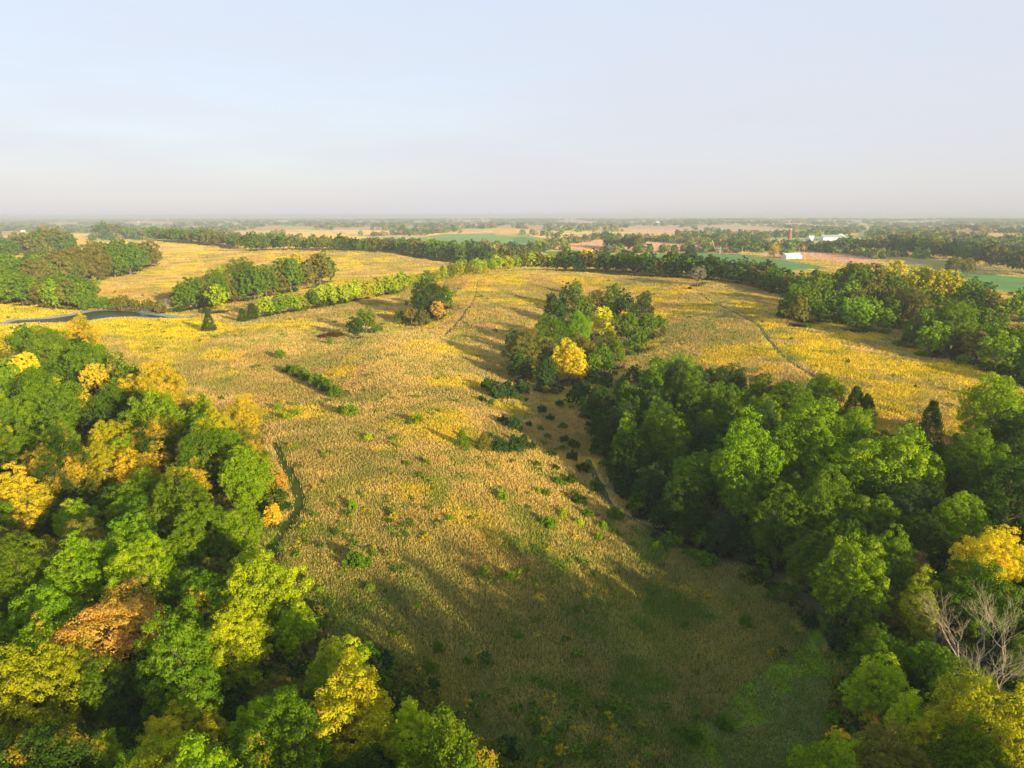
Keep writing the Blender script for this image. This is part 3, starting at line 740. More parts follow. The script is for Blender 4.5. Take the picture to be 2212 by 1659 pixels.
# shrubs on the meadow; the valley's shade is painted into bluegreen and dark ones
SH = [(1170,885,28,'bluegreen'),(1188,902,22,'dark'),(1208,872,26,'dark'),(1222,950,30,'bluegreen'),(1205,1040,32,'green'),(1232,1035,32,'dark'),(1160,1002,22,'green'),(1182,942,20,'green'),(1152,962,26,'bluegreen'),(1168,925,20,'green'),(1215,920,26,'green'),(1236,985,30,'bluegreen'),(1180,1065,24,'green'),(1270,1110,28,'green'),(1300,1135,26,'bright'),(1250,1128,24,'lime'),(1330,1150,26,'green'),(1040,862,24,'bluegreen'),(1062,868,22,'green'),(1130,862,26,'green'),(605,766,24,'green'),(622,797,32,'green'),(643,803,40,'green'),(663,812,40,'green'),(685,822,44,'green'),(706,833,42,'green'),(726,846,36,'green'),
 (736,886,30,'lime'),(757,888,36,'bright'),(815,888,16,'bright'),(900,905,30,'bright'),(795,944,22,'lime'),(1055,832,44,'bluegreen'),(1075,845,52,'bluegreen'),(1100,848,50,'bluegreen'),(1127,838,46,'bluegreen'),
 (1095,830,24,'bluegreen'),(1110,914,52,'bluegreen'),(1142,916,20,'bluegreen'),(1086,906,30,'bluegreen'),(1000,830,11,'green'),(993,812,9,'green'),(985,866,14,'green'),(1078,965,46,'bluegreen'),(1110,960,56,'bluegreen'),
 (760,1092,30,'bright'),(890,1076,14,'bright'),(1085,1072,34,'bright'),(1160,1060,24,'lime'),(1187,1130,40,'bright'),(1215,1110,26,'lime'),(770,1212,62,'green'),(800,1272,28,'bright'),(740,1235,20,'bright'),(1098,1246,32,'bright'),
 (1302,1330,20,'bright'),(1612,1342,34,'green'),(945,1400,40,'green'),(1660,1240,34,'green'),(1690,1268,30,'green'),(1712,1290,26,'green'),(1420,1180,26,'lime'),(1395,1196,18,'bright'),(1480,1150,26,'bright'),
 (640,890,20,'bright'),(600,880,24,'bright'),(620,900,24,'bright'),(640,965,16,'bright'),(700,890,14,'green'),(560,790,9,'green'),(480,860,12,'green'),(830,910,10,'green'),(1940,745,10,'green'),(2045,768,14,'green'),(2080,780,14,'green'),
 (1260,1010,40,'dark'),(1290,1050,40,'dark'),(1240,960,30,'dark'),(1250,1080,34,'dark'),(1190,980,26,'bluegreen'),(1200,1010,22,'bluegreen'),(1330,1110,40,'green'),
 (698,725,28,'wine'),(728,723,32,'wine'),(713,721,24,'wine'),(713,738,16,'green'),(1490,622,9,'dark'),(880,655,14,'green'),(204,608,24,'yellowgreen'),(1040,640,10,'green'),(905,1310,22,'bright'),(930,1440,40,'green'),(850,1370,30,'green'),(1010,1430,26,'green'),
 (1565,1560,40,'green'),(1500,1590,40,'green'),(1330,1480,26,'green'),(735,1130,20,'bright'),(880,1150,18,'lime'),(660,1260,26,'bright'),(690,1275,24,'bright'),(1030,1140,16,'lime'),(945,1140,16,'bright'),(1290,1160,26,'bright'),(1370,1175,20,'bright'),(1750,1340,40,'dark')]
for u,v,w,c in SH: h(u,v,w,'bush',c,'the meadow',0,random.uniform(1.05,1.6) if c != 'wine' else .6)
h(998,950,32,'cedar','green','meadow',0,.75,label='young two-tone cedar at the left end of the shrub row in the meadow')
h(1046,957,38,'cedar','olive','meadow',0,.6,label='sunlit young cedar in the middle of the shrub row in the meadow')  # olive leaves have the sunlight put into their colour
h(1132,955,30,'cedar','bluegreen','meadow',0,.6,label='shaded young cedar at the right end of the shrub row in the meadow')  # bluegreen leaves have the shade put into their colour
for u,v,w in ((1560,805,50),(1600,810,45),(1520,850,40),(1652,815,34)): h(u,v,w,'sparse','olive','the back edge of the big right wood',.1,.6)
# trees beyond the right edge of the frame whose long shadows cross the meadow
for x,y,W in ((-4,38,12),(8,34,13),(20,39,13),(32,35,14),(44,38,13),(54,34,12),(0,24,13),(14,20,13),(28,22,14),(42,24,13),(56,20,13),(26,8,13),(40,8,13),(54,4,13),(38,-6,13),(66,8,12),(68,24,11)):
    add_tree(x,y,W,'tall','green','beyond',0,1.15)
for x,y,W in ((50,29,15),(48,19,15),(60,30,15),(62,42,14),(40,30,14)): add_tree(x,y,W,'tall','green','beyond',0,1.2)
for x,y,W in ((104,92,13),(112,60,13)): add_tree(x,y,W,'round','green','beyond')
for x,y,W in () and ((58,38,12),(66,28,12),(74,44,13),(50,26,11),(82,60,12),(62,14,12),(75,12,12),(90,30,13),(88,76,12),(48,12,11),(100,50,13),(96,88,12),(70,-4,13),(84,-2,13),(98,12,14),(56,-2,12)):
    add_tree(x,y,W,'round','green','beyond')
# ------------------------------------------------------------------ wood mask on the ground
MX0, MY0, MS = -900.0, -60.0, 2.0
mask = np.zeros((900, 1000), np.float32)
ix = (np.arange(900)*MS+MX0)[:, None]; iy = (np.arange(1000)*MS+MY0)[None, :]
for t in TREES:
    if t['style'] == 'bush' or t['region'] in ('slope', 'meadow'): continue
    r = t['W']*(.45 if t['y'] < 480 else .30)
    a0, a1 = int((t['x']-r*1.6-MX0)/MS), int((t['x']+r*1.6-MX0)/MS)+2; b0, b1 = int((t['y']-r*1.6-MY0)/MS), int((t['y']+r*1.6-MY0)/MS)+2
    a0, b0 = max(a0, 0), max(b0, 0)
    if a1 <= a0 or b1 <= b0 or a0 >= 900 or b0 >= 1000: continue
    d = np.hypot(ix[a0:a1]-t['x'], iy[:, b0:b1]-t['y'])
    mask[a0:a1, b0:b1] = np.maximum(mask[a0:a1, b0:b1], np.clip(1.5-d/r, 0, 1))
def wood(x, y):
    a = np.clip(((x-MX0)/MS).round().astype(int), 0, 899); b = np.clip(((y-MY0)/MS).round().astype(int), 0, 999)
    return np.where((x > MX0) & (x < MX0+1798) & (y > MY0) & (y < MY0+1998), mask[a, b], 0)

# ------------------------------------------------------------------ tracks
def pathpts(pts, n=60):
    P = np.array([G(u, v)[:2] for u, v in pts]); S = np.concatenate([[0], np.cumsum(np.hypot(*(P[1:]-P[:-1]).T))])
    m = max(n, int(S[-1]/1.0)); s = np.linspace(0, S[-1], m)
    Q = np.stack([np.interp(s, S, P[:, 0]), np.interp(s, S, P[:, 1])], 1)
    k = max(3, m//(len(pts)*2)); ker = np.ones(k)/k   # round the corners
    Qp = np.pad(Q, ((k, k), (0, 0)), 'edge')
    return np.stack([np.convolve(Qp[:, i], ker, 'same')[k:-k] for i in (0, 1)], 1)
PATHS = {
 'left': (pathpts([(596,955),(606,985),(625,1020),(643,1055),(651,1085),(641,1112),(612,1150),(586,1185),(560,1220)]), 2.3),
 'mid': (pathpts([(1033,603),(1031,630),(1021,655),(995,690),(960,724)]), 1.9),
 'right': (pathpts([(1488,618),(1530,648),(1590,676),(1640,703),(1665,740),(1690,770),(1740,803),(1800,835),(1870,872),(1990,915)]), 1.6),
 'valley': (pathpts([(1268,990),(1290,1040),(1320,1098),(1400,1140),(1500,1190),(1620,1225),(1740,1290),(1780,1330)]), 1.8),
}
def near_path(x, y, extra=0.0):
    m = np.zeros(x.shape, bool)
    for P, w in PATHS.values():
        lo = P.min(0)-4; hi = P.max(0)+4
        s = (x > lo[0]) & (x < hi[0]) & (y > lo[1]) & (y < hi[1])
        if not s.any(): continue
        d = polydist(x[s], y[s], [tuple(q) for q in P[::6]]+[tuple(P[-1])], False)
        m[s] |= d < w/2+extra
    return m
TRACK = [(1795,1270),(1815,1300),(1812,1340),(1800,1400),(1815,1460),(1820,1560),(1790,1640),(1760,1720),(1300,1720),(1420,1640),(1520,1560),(1580,1480),(1680,1430),(1740,1370),(1775,1320)]
BARE = [(1740,1480),(1815,1430),(1820,1560),(1760,1720),(1520,1720),(1640,1560)]
def meadow_tone(x, y, u, v):
    """albedo of the standing grass"""
    a = fbm(n2, x/14, y/14, 4); b = fbm(n3, x/38+9, y/38, 3); c = fbm(n4, x/5, y/5, 3)
    straw = np.array([.73, .50, .15]); rust = np.array([.62, .37, .12]); green = np.array([.24, .31, .035]); yel = np.array([.84, .60, .016]); a = .45*a+.55*fbm(n1, x/4.2, y/4.2, 3)
    near = sstep(950, 1350, v)
    wg = np.clip(sstep(.52, .64, a)*.9*(.55+.45*near)+near*.30, 0, 1)[:, None]
    wr = (sstep(.48, .66, b)*.7)[:, None]
    yz = inpoly(u, v, [(1560,640),(1800,690),(1960,740),(2212,790),(2212,880),(1950,850),(1760,800),(1690,745),(1640,700)])
    yz2 = inpoly(u, v, [(-200,640),(60,650),(400,684),(500,700),(420,730),(0,720),(-200,710)])
    wy = np.clip(sstep(.55, .70, fbm(n1, x/22, y/22, 4))*.75+yz*sstep(.36, .56, fbm(n1, x/12, y/12, 3))*.85+yz2*.8+inpoly(u, v, [(240,690),(470,690),(490,715),(360,790),(290,770)])*.6, 0, 1)*(1-near*.6)
    col_ = straw*(1-wr)+rust*wr
    wd_ = (sstep(.46, .60, fbm(n4, x/23+7, y/17, 4))*.7)[:, None]; col_ = col_*(1-wd_)+np.array([.43, .34, .10])*wd_
    no = (sstep(1080, 1350, v)*(.25+.5*sstep(.4, .6, fbm(n1, x/17+3, y/17, 3))))[:, None]; col_ = col_*(1-no)+np.array([.40, .38, .11])*no
    col_ = col_*(1-wy[:, None])+yel*wy[:, None]
    col_ = col_*(1-wg)+green*wg
    return col_*(.8+.4*c[:, None])

def land(c, x, y, u, v, r):
    farw = sstep(1600, 2100, r)
    fm = fbm(n3, x/420, y/420, 3)[:, None]; fm2 = fbm(n4, x/260+3, y/260, 2)[:, None]
    farc = np.where(fm > .54, C_PAST*1.0, np.where(fm2 > .53, C_STUB*.95, np.where(fm2 < .44, C_GOLD*1.2, C_OLIVE*1.15)))
    c = c*(1-farw[:, None])+farc*farw[:, None]
    for poly, cc in fields:
        m = inpoly(u, v, poly) & (r > 550)
        c[m] = cc*(.88+.24*fbm(n2, x[m]/30, y[m]/30, 4))[:, None]
    return c
# ------------------------------------------------------------------ ground sheet
def build_ground():
    X, Y = GX, GY; Z = GZ.ravel()
    V = np.stack([X.ravel(), Y.ravel(), Z], 1)
    nr, na = X.shape
    i = np.arange(nr-1)[:, None]*na+np.arange(na-1)[None, :]; i = i.ravel()
    Fq = np.stack([i, i+1, i+1+na, i+na], 1)[:, ::-1]
    x, y, z = V.T
    u, v = proj(x, y, z); front = (y > 5); u = np.where(front, u, -9999)
    r = np.hypot(x, y)
    c = meadow_tone(x, y, u, v)*.85
    # thatch under standing grass, darkened in colour for the shadows between tufts
    c = land(c, x, y, u, v, r)
    ju = u+(fbm(n1, x/6, y/6, 3)-.5)*110; jv = v+(fbm(n4, x/5, y/5, 3)-.5)*50
    m = inpoly(ju, jv, TRACK) & (r < 200)
    gcol = np.array([.17, .26, .010])*(.6+.9*fbm(n2, x[m]/4, y[m]/4, 3))[:, None]
    gb = (sstep(.42, .6, fbm(n3, x[m]/2.5, y[m]/7, 4))[:, None])*.6
    c[m] = gcol*(1-gb)+np.array([.16, .14, .07])*gb
    m = inpoly(ju, jv, BARE) & (r < 200); c[m] = np.array([.17, .165, .045])*(.7+.6*fbm(n2, x[m]/2, y[m]/5, 3))[:, None]
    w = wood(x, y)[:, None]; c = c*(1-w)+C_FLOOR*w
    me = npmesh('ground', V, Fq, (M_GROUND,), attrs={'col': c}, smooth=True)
    tag(link('ground', me), kind='structure')
build_ground()
print('ground', round(time.time()-T0, 1))

def ribbon(name, P, w, mat, lift=.05, seed=1):
    t = np.gradient(P, axis=0); t = unit(t); nn = np.stack([-t[:, 1], t[:, 0]], 1)
    rg = np.random.default_rng(seed); m = len(P); k = 5
    offs = np.linspace(-1, 1, k); rows = []
    ww = w/2*(1+.18*np.convolve(rg.normal(size=m+8), np.ones(9)/3, 'valid')[:m])
    for o in offs:
        q = P+nn*(ww*o)[:, None]; rows.append(np.stack([q[:, 0], q[:, 1], zt(q[:, 0], q[:, 1])+lift], 1))
    V = np.stack(rows, 1).reshape(-1, 3); i = (np.arange(m-1)[:, None]*k+np.arange(k-1)[None, :]).ravel()
    me = npmesh(name, V, np.stack([i, i+1, i+1+k, i+k], 1)[:, ::-1], (mat,), smooth=True)
    return tag(link(name, me), kind='structure')
M_PATHG = flat_mat('track_grass', (.050, .085, .012), (.085, .105, .018), .6, spec=0)
M_PATHB = flat_mat('track_thatch', (.20, .14, .06), (.13, .11, .04), .5, spec=0)
M_PATHV = flat_mat('track_pale', (.13, .11, .045), (.09, .10, .03), .25, spec=0)
M_ROAD = flat_mat('gravel', (.45, .42, .38), (.38, .35, .31), .2)
for i, (k, mt) in enumerate((('left', M_PATHG), ('mid', M_PATHB), ('right', M_PATHB), ('valley', M_PATHV))):
    ribbon('path', PATHS[k][0], PATHS[k][1], mt, seed=i)
ribbon('road', pathpts([(1815,532),(1835,526),(1858,521),(1882,518)]), 9, M_ROAD, .4)
ribbon('road', pathpts([(1340,548),(1420,545),(1500,545),(1600,549)]), 7, M_ROAD, .4)

# ------------------------------------------------------------------ pond
def pond():
    m, nt, out = newmat('pond_water'); L = nt.links.new
    b = N(nt, 'ShaderNodeBsdfPrincipled'); b.inputs['Base Color'].default_value = (.03, .04, .035, 1); b.inputs['Roughness'].default_value = .3
    b.inputs['IOR'].default_value = 1.33
    geo = N(nt, 'ShaderNodeNewGeometry'); nz = N(nt, 'ShaderNodeTexNoise'); nz.inputs['Scale'].default_value = .4; nz.inputs['Detail'].default_value = 3
    L(geo.outputs['Position'], nz.inputs['Vector'])
    bp = N(nt, 'ShaderNodeBump'); bp.inputs['Strength'].default_value = .5; bp.inputs['Distance'].default_value = .8; L(nz.outputs['Fac'], bp.inputs['Height']); L(bp.outputs[0], b.inputs['Normal'])
    L(b.outputs[0], out.inputs['Surface'])
    import bmesh
    def sheet(name, poly, z, mat):
        bm = bmesh.new(); f = bm.faces.new([bm.verts.new((x, y, z)) for x, y in poly]); bmesh.ops.triangulate(bm, faces=[f])
        me = bpy.data.meshes.new(name); bm.to_mesh(me); bm.free(); me.materials.append(mat)
        for p in me.polygons:
            if p.normal.z < 0: p.flip()
        return tag(link(name, me), kind='structure')
    P = np.array(POND); c = P.mean(0)
    sheet('pond_water', [tuple(q) for q in P], PONDZ-.06, m)
    # grey mud rim left by the falling water
    k = len(P); t = unit(np.roll(P, -1, 0)-np.roll(P, 1, 0)); nn = np.stack([t[:, 1], -t[:, 0]], 1)
    sgn = 1 if not inpoly(*(P[0]+nn[0]*2), [tuple(q) for q in P]) else -1
    rows = [P-nn*sgn*2.5, P-nn*sgn*1, P+nn*sgn*2, P+nn*sgn*4]
    rows = [np.concatenate([r_, r_[:1]]) for r_ in rows]
    fine = []
    for r_ in rows:
        s = np.linspace(0, k, k*14+1); fine.append(np.stack([np.interp(s, np.arange(k+1), r_[:, i]) for i in (0, 1)], 1))
    m_ = len(fine[0]); V = np.stack([np.concatenate([f, (np.maximum(zt(f[:, 0], f[:, 1]), -3)+.07)[:, None]], 1) for f in fine], 1).reshape(-1, 3)
    i = (np.arange(m_-1)[:, None]*4+np.arange(3)[None, :]).ravel()
    me = npmesh('mud_bank', V, np.stack([i, i+1, i+5, i+4], 1), (flat_mat('mud', (.34, .31, .28), (.42, .38, .34), .3),), smooth=True)
    tag(link('mud_bank', me), kind='structure')
pond()

# ------------------------------------------------------------------ undergrowth of the woods
def undergrowth():
    n = 12000
    u = rng.uniform(-250, 2460, n); v = rng.uniform(600, 1800, n)
    x, y, D = hits(u, v); w_ = wood(x, y); keep = (w_ > .02) & (D < 1300) & ~near_path(x, y, 1.5) & (polydist(x, y, POND) > 3)
    keep &= ~inpoly(*proj(x, y, zt(x, y)), TRACK)
    x, y, D, w_ = x[keep], y[keep], D[keep], w_[keep]; z = zt(x, y); m = len(x); print('undergrowth', m)
    tm = [bush(s, 150, .10) for s in (11, 12, 13)]; tn = [bush(s, 520, .05) for s in (11, 12, 13)]
    pal = [COLS['dark'], COLS['green'], COLS['bluegreen'], COLS['olive'], (.16, .13, .04), COLS['green']]
    Vs, Cs, Ts = [], [], []
    for i in range(m):
        V, _, T = (tn if D[i] < 230 else tm)[i % 3]; a = rng.uniform(0, 6.28); c, s = math.cos(a), math.sin(a); W = rng.uniform(2.4, 5.5)*(1+D[i]/900)*(.6+.4*min(w_[i]*2, 1)); H_ = W*rng.uniform(.8, 1.3)
        Vs.append(np.stack([(V[:, 0]*c-V[:, 1]*s)*W+x[i], (V[:, 0]*s+V[:, 1]*c)*W+y[i], V[:, 2]*H_+z[i]-.1], 1))
        Cs.append(np.tile(np.array(pal[rng.integers(0, len(pal))])*rng.uniform(.8, 1.2), (len(V), 1))); Ts.append(T)
    V = np.concatenate(Vs)
    tag(link('undergrowth', npmesh('undergrowth', V, np.arange(len(V)).reshape(-1, 4), (M_LEAFV,), attrs={'col': np.concatenate(Cs), 'tint': np.concatenate(Ts)})), kind='stuff')
undergrowth()
# ------------------------------------------------------------------ standing grass
def grass(n=1050000, nf=420000):
    u = rng.uniform(-250, 2460, n+nf); v = np.concatenate([590+(1820-590)*rng.uniform(0, 1, n), 492+(660-492)*rng.uniform(0, 1, nf)])
    n = n+nf
    x, y, D = hits(u, v)
    x += rng.normal(0, .3, n)*D/150; y += rng.normal(0, .5, n)*D/150
    uu, vv = proj(x, y, zt(x, y))
    keep = (wood(x, y) < .35) & (D < 3200) & ~near_path(x, y, .8) & ~inpoly(x, y, POND) & (polydist(x, y, POND) > 4)
    tr = inpoly(uu+(fbm(n1, x/6, y/6, 3)-.5)*110, vv+(fbm(n4, x/5, y/5, 3)-.5)*50, TRACK); keep &= ~(tr & (rng.random(n) < .72))
    for poly, cc in fields:
        if cc[1] > cc[0] and cc[2] < .15: keep &= ~(inpoly(uu, vv, poly) & (D > 550))
    x, y, D, uu, vv, tr = x[keep], y[keep], D[keep], uu[keep], vv[keep], tr[keep]
    m = len(x); print('tufts', m)
    z = zt(x, y); colr = land(meadow_tone(x, y, uu, vv), x, y, uu, vv, np.hypot(x, y))
    # single plants differ
    q = rng.random(m)*(D < 1000)+.5*(D >= 1000)
    near = sstep(1000, 1350, vv)
    colr = np.where((q < .12+.20*near)[:, None], np.array([.13, .20, .03]), colr)
    colr = np.where(((q > .94)&(q < .965))[:, None], np.array([.62, .44, .02]), colr)
    colr = np.where((q > .975)[:, None], np.array([.55, .24, .07]), colr)
    colr = np.where((tr & (rng.random(m) < .65))[:, None], np.array([.14, .22, .012])*rng.uniform(.6, 1.5, (m, 1)), colr)
    hgt = rng.uniform(.4, .9, m)*(.75+.6*fbm(n2, x/9, y/9, 3)); hgt = np.where(q < .12, hgt*.9, hgt); hgt = np.where(tr, .18, hgt)
    colr = colr*rng.uniform(.82, 1.15, (m, 1))
    nb = 5
    wd = .03+.00045*np.minimum(D, 1500)+.0008*np.maximum(D-700, 0)
    sp = .35+.002*D
    B = []
    for k in range(nb):
        a = rng.uniform(0, 6.28, m); bx = x+rng.normal(0, 1, m)*sp; by = y+rng.normal(0, 1, m)*sp
        hh = hgt*rng.uniform(.6, 1.1, m); lx = rng.normal(0, .22, m)*hh-.05*hh; ly = rng.normal(0, .22, m)*hh
        cx, cy = np.cos(a)*wd*.5, np.sin(a)*wd*.5
        p0 = np.stack([bx-cx, by-cy, z-.15], 1); p1 = np.stack([bx+cx, by+cy, z-.15], 1)
        p2 = np.stack([bx+lx+cx*1.2, by+ly+cy*1.2, z+hh*.92], 1); p3 = np.stack([bx+lx-cx*.9, by+ly-cy*.9, z+hh], 1)
        B.append(np.stack([p0, p1, p2, p3], 1))
    V = np.concatenate(B).reshape(-1, 3)
    Fq = np.arange(len(V)).reshape(-1, 4)
    C = np.repeat(np.tile(colr, (nb, 1)), 4, 0)
    T = np.repeat(rng.uniform(.3, .7, m*nb), 4)
    me = npmesh('grass', V, Fq, (M_GRASS,), attrs={'col': C, 'tint': T})
    tag(link('grass', me), kind='stuff')
grass()
print('grass', round(time.time()-T0, 1))

vis = [t for t in TREES if t['region'] == 'beyond' or (-60 < t['u'] < 2272 and t['v'] < 1800)]
for t in vis: t['px'] = t['W']*F/math.sqrt(t['x']**2+t['y']**2+(CAM[2]-t['z'])**2)*1024/2212
leafy = sorted([t for t in vis if t['style'] not in ('bush', 'cedar', 'bare') and t['region'] != 'beyond'], key=lambda t: -t['px']-(1000 if t['label'] else 0))
REST = leafy[330:]
_rest = set(id(t) for t in REST)
vis = [t for t in vis if id(t) not in _rest]
print('rest', len(REST), 'max px', max([t['px'] for t in REST]+[0]))
# ------------------------------------------------------------------ weeds and seedlings among the grass
def weeds():
    n = 15000
    u = rng.uniform(-200, 2400, n); v = 600+1200*rng.random(n)
    x, y, D = hits(u, v); uu, vv = proj(x, y, zt(x, y))
    p = sstep(.46, .66, fbm(n3, x/11+40, y/11, 3))*.5*(.35+.65*sstep(800, 1200, vv))+.012
    keep = (rng.random(n) < p) & (wood(x, y) < .2) & (D < 700) & ~near_path(x, y, 1) & ~inpoly(uu, vv, TRACK) & (polydist(x, y, POND) > 6)
    x, y, D = x[keep], y[keep], D[keep]; z = zt(x, y); m = len(x); print('weeds', m)
    tm = [bush(s, 110, .085) for s in (21, 22, 23)]
    pal = [(.12, .20, .012), (.17, .24, .012), (.09, .14, .015), (.22, .24, .02), (.14, .20, .012), (.50, .38, .02)]
    Vs, Cs, Ts = [], [], []
    for i in range(m):
        V, _, T = tm[i % 3]; a = rng.uniform(0, 6.28); c, s = math.cos(a), math.sin(a); W = rng.uniform(.9, 2.4)*(1+D[i]/600); H_ = rng.uniform(1.2, 2.6)*(1+D[i]/900)
        Vs.append(np.stack([(V[:, 0]*c-V[:, 1]*s)*W+x[i], (V[:, 0]*s+V[:, 1]*c)*W+y[i], V[:, 2]*H_+z[i]-.05], 1))
        Cs.append(np.tile(np.array(pal[rng.integers(0, len(pal))])*rng.uniform(.8, 1.2), (len(V), 1))); Ts.append(T)
    V = np.concatenate(Vs)
    tag(link('weeds', npmesh('weeds', V, np.arange(len(V)).reshape(-1, 4), (M_LEAFV,), attrs={'col': np.concatenate(Cs), 'tint': np.concatenate(Ts)})), kind='stuff')
weeds()
# ------------------------------------------------------------------ far woods (one mass of crowns nobody could count)
def far_woods():
    tmpl = []
    for s in range(4):
        rg = np.random.default_rng(40+s); n = 64
        d = unit(rg.normal(size=(n, 3))*[1, 1, .8]+[0, 0, .25]); r = .5*(1+.25*np.sin(3*np.arctan2(d[:, 1], d[:, 0])+s)*.6+rg.normal(0, .08, n))
        P = d*r[:, None]*[1, 1, .95]; P[:, 2] += .42
        P[:, 2] = np.maximum(P[:, 2], .02)
        V, Fq = leaf_quads(P, unit(d+rg.normal(size=(n, 3))*.35), .16, rg, .8)
        tmpl.append((V, np.repeat(rg.uniform(.2, .8, n), 4)))
    n = 15000
    u = rng.uniform(-300, 2500, n); v = 474+(575-474)*rng.uniform(0, 1, n)**1.6
    x, y, D = hits(u, v); z = zt(x, y); uu, vv = proj(x, y, z)
    dens = fbm(n1, x/330+50, y/330+20, 4); line = np.abs(fbm(n4, x/700+3, y/700, 2)-.5)
    keep = ((dens > .515-.07*sstep(2500, 6000, D)) | (line < .012)) & (D > 1050)
    for poly, cc in fields: keep &= ~inpoly(uu, vv, poly)
    keep &= ~((D < 1700) & (uu < 1165)) | ((vv < 522) & (uu > 560) & (uu < 1165))
    keep &= ~((uu > 1165) & (uu < 1690) & (vv > 548))
    # belts seen in the photograph
    belts = []
    def belt(pts, th, k):
        P = np.array(pts, float); s = rng.random(k); S = np.linspace(0, 1, len(P))
        bu = np.interp(s, S, P[:, 0])+rng.normal(0, 3, k); bv = np.interp(s, S, P[:, 1])+rng.uniform(-th, th, k)
        bx, by, bD = hits(bu, bv); belts.append((bx, by, bD))
    belt([(850,536),(1000,538),(1150,545),(1200,530)], 6, 260)
    belt([(1200,530),(1300,515),(1440,522),(1560,530)], 3, 160)
    belt([(1560,526),(1700,535),(1780,540)], 4, 90)
    belt([(1480,512),(1600,515),(1800,508),(1850,500)], 4, 260)
    belt([(1880,505),(2000,512),(2130,530),(2250,540)], 10, 620)
    belt([(470,520),(700,530),(860,535)], 6, 260)
    belt([(0,495),(200,500),(500,510)], 4, 240)
    X = np.concatenate([x[keep]]+[b[0] for b in belts]); Y = np.concatenate([y[keep]]+[b[1] for b in belts]); DD = np.concatenate([D[keep]]+[b[2] for b in belts])
    Z = zt(X, Y); m = len(X); print('far crowns', m)
    W = np.clip(DD*.0062, 10, 60)*rng.uniform(.7, 1.3, m); Hh = np.minimum(W*1.15, 17)*rng.uniform(.75, 1.15, m)
    pal = np.array([COLS['green'], COLS['dark'], COLS['olive'], COLS['bluegreen'], COLS['dark'], COLS['olive'], (.20,.15,.05)])
    Vs, Cs, Ts = [], [], []
    for i in range(m):
        V, T = tmpl[i % 4]; a = rng.uniform(0, 6.28); c, s = math.cos(a), math.sin(a)
        Q = np.stack([(V[:, 0]*c-V[:, 1]*s)*W[i]+X[i], (V[:, 0]*s+V[:, 1]*c)*W[i]+Y[i], V[:, 2]*Hh[i]+Z[i]], 1)
        Vs.append(Q); Cs.append(np.tile(pal[rng.integers(0, len(pal))]*rng.uniform(1.0, 1.6), (len(V), 1))); Ts.append(T)  # lightened leaf colours carry some of the distance haze
    for t in REST:
        k = random.randrange(NK[t['style']])
        V, T = RAW[(t['style'], k, 'mid2' if t['px'] > 11 else 'far')]
        a = rng.uniform(0, 6.28); c, s = math.cos(a), math.sin(a); W_ = t['W']
        Vs.append(np.stack([(V[:, 0]*c-V[:, 1]*s)*W_+t['x'], (V[:, 0]*s+V[:, 1]*c)*W_+t['y'], V[:, 2]*W_*t['hs']+t['z']], 1))
        cc = np.array(COLS[t['c']])*rng.uniform(.85, 1.18)
        Cs.append(np.tile(cc, (len(V), 1))); Ts.append(T)
    V = np.concatenate(Vs)
    me = npmesh('distant_woods', V, np.arange(len(V)).reshape(-1, 4), (M_LEAFV,), attrs={'col': np.concatenate(Cs), 'tint': np.concatenate(Ts)})
    tag(link('distant_woods', me), kind='stuff')
far_woods()

# ------------------------------------------------------------------ farm buildings, silo, poles
import bmesh
M_WHITE = flat_mat('white_metal', (.78, .78, .76), (.70, .70, .69), .3, .5)
M_ROOFW = flat_mat('pale_roof', (.72, .75, .74), (.62, .66, .66), .3, .4)
M_DOOR = flat_mat('grey_green_door', (.35, .48, .46), (.30, .42, .41), 1)
M_GREYR = flat_mat('grey_roof', (.35, .36, .38), (.28, .29, .31), .3)
M_RED = flat_mat('red_brick', (.34, .12, .08), (.28, .10, .07), 1)
M_WOOD = flat_mat('grey_wood', (.22, .18, .14), (.16, .13, .10), 2)
def boxmesh(name, dims, c, mat, bev=0.0):
    bm = bmesh.new(); bmesh.ops.create_cube(bm, size=1, matrix=Matrix.Translation(c) @ Matrix.Diagonal((*dims, 1)))
    if bev: bmesh.ops.bevel(bm, geom=bm.edges[:], offset=bev, segments=2, affect='EDGES')
    me = bpy.data.meshes.new(name); bm.to_mesh(me); bm.free(); me.materials.append(mat); return me
def gable(name, w, l, hw, hr, mat):
    """walls with their gable ends: l along x"""
    x, y = l/2, w/2
    V = [(-x,-y,-.5),(x,-y,-.5),(x,y,-.5),(-x,y,-.5),(-x,-y,hw),(x,-y,hw),(x,y,hw),(-x,y,hw),(-x,0,hw+hr),(x,0,hw+hr)]
    me = bpy.data.meshes.new(name); me.from_pydata(V, [], [(0,1,5,4),(2,3,7,6),(1,2,6,9,5),(3,0,4,8,7)]); me.materials.append(mat); return me
def roofmesh(name, w, l, hw, hr, mat, ov=.5, th=.18):
    x, y = l/2+ov, w/2+ov; k = hr/(w/2); e = hw-ov*k+.02
    top = hw+hr+.02; V = []
    for s in (-x, x): V += [(s,-y,e),(s,0,top),(s,y,e),(s,y,e+th),(s,0,top+th),(s,-y,e+th)]
    Fc = [(5,4,10,11),(4,3,9,10),(0,6,7,1),(1,7,8,2),(0,5,11,6),(2,8,9,3),(0,1,4,5),(1,2,3,4),(6,11,10,7),(7,10,9,8)]
    me = bpy.data.meshes.new(name); me.from_pydata(V, [], Fc); me.materials.append(mat); return me
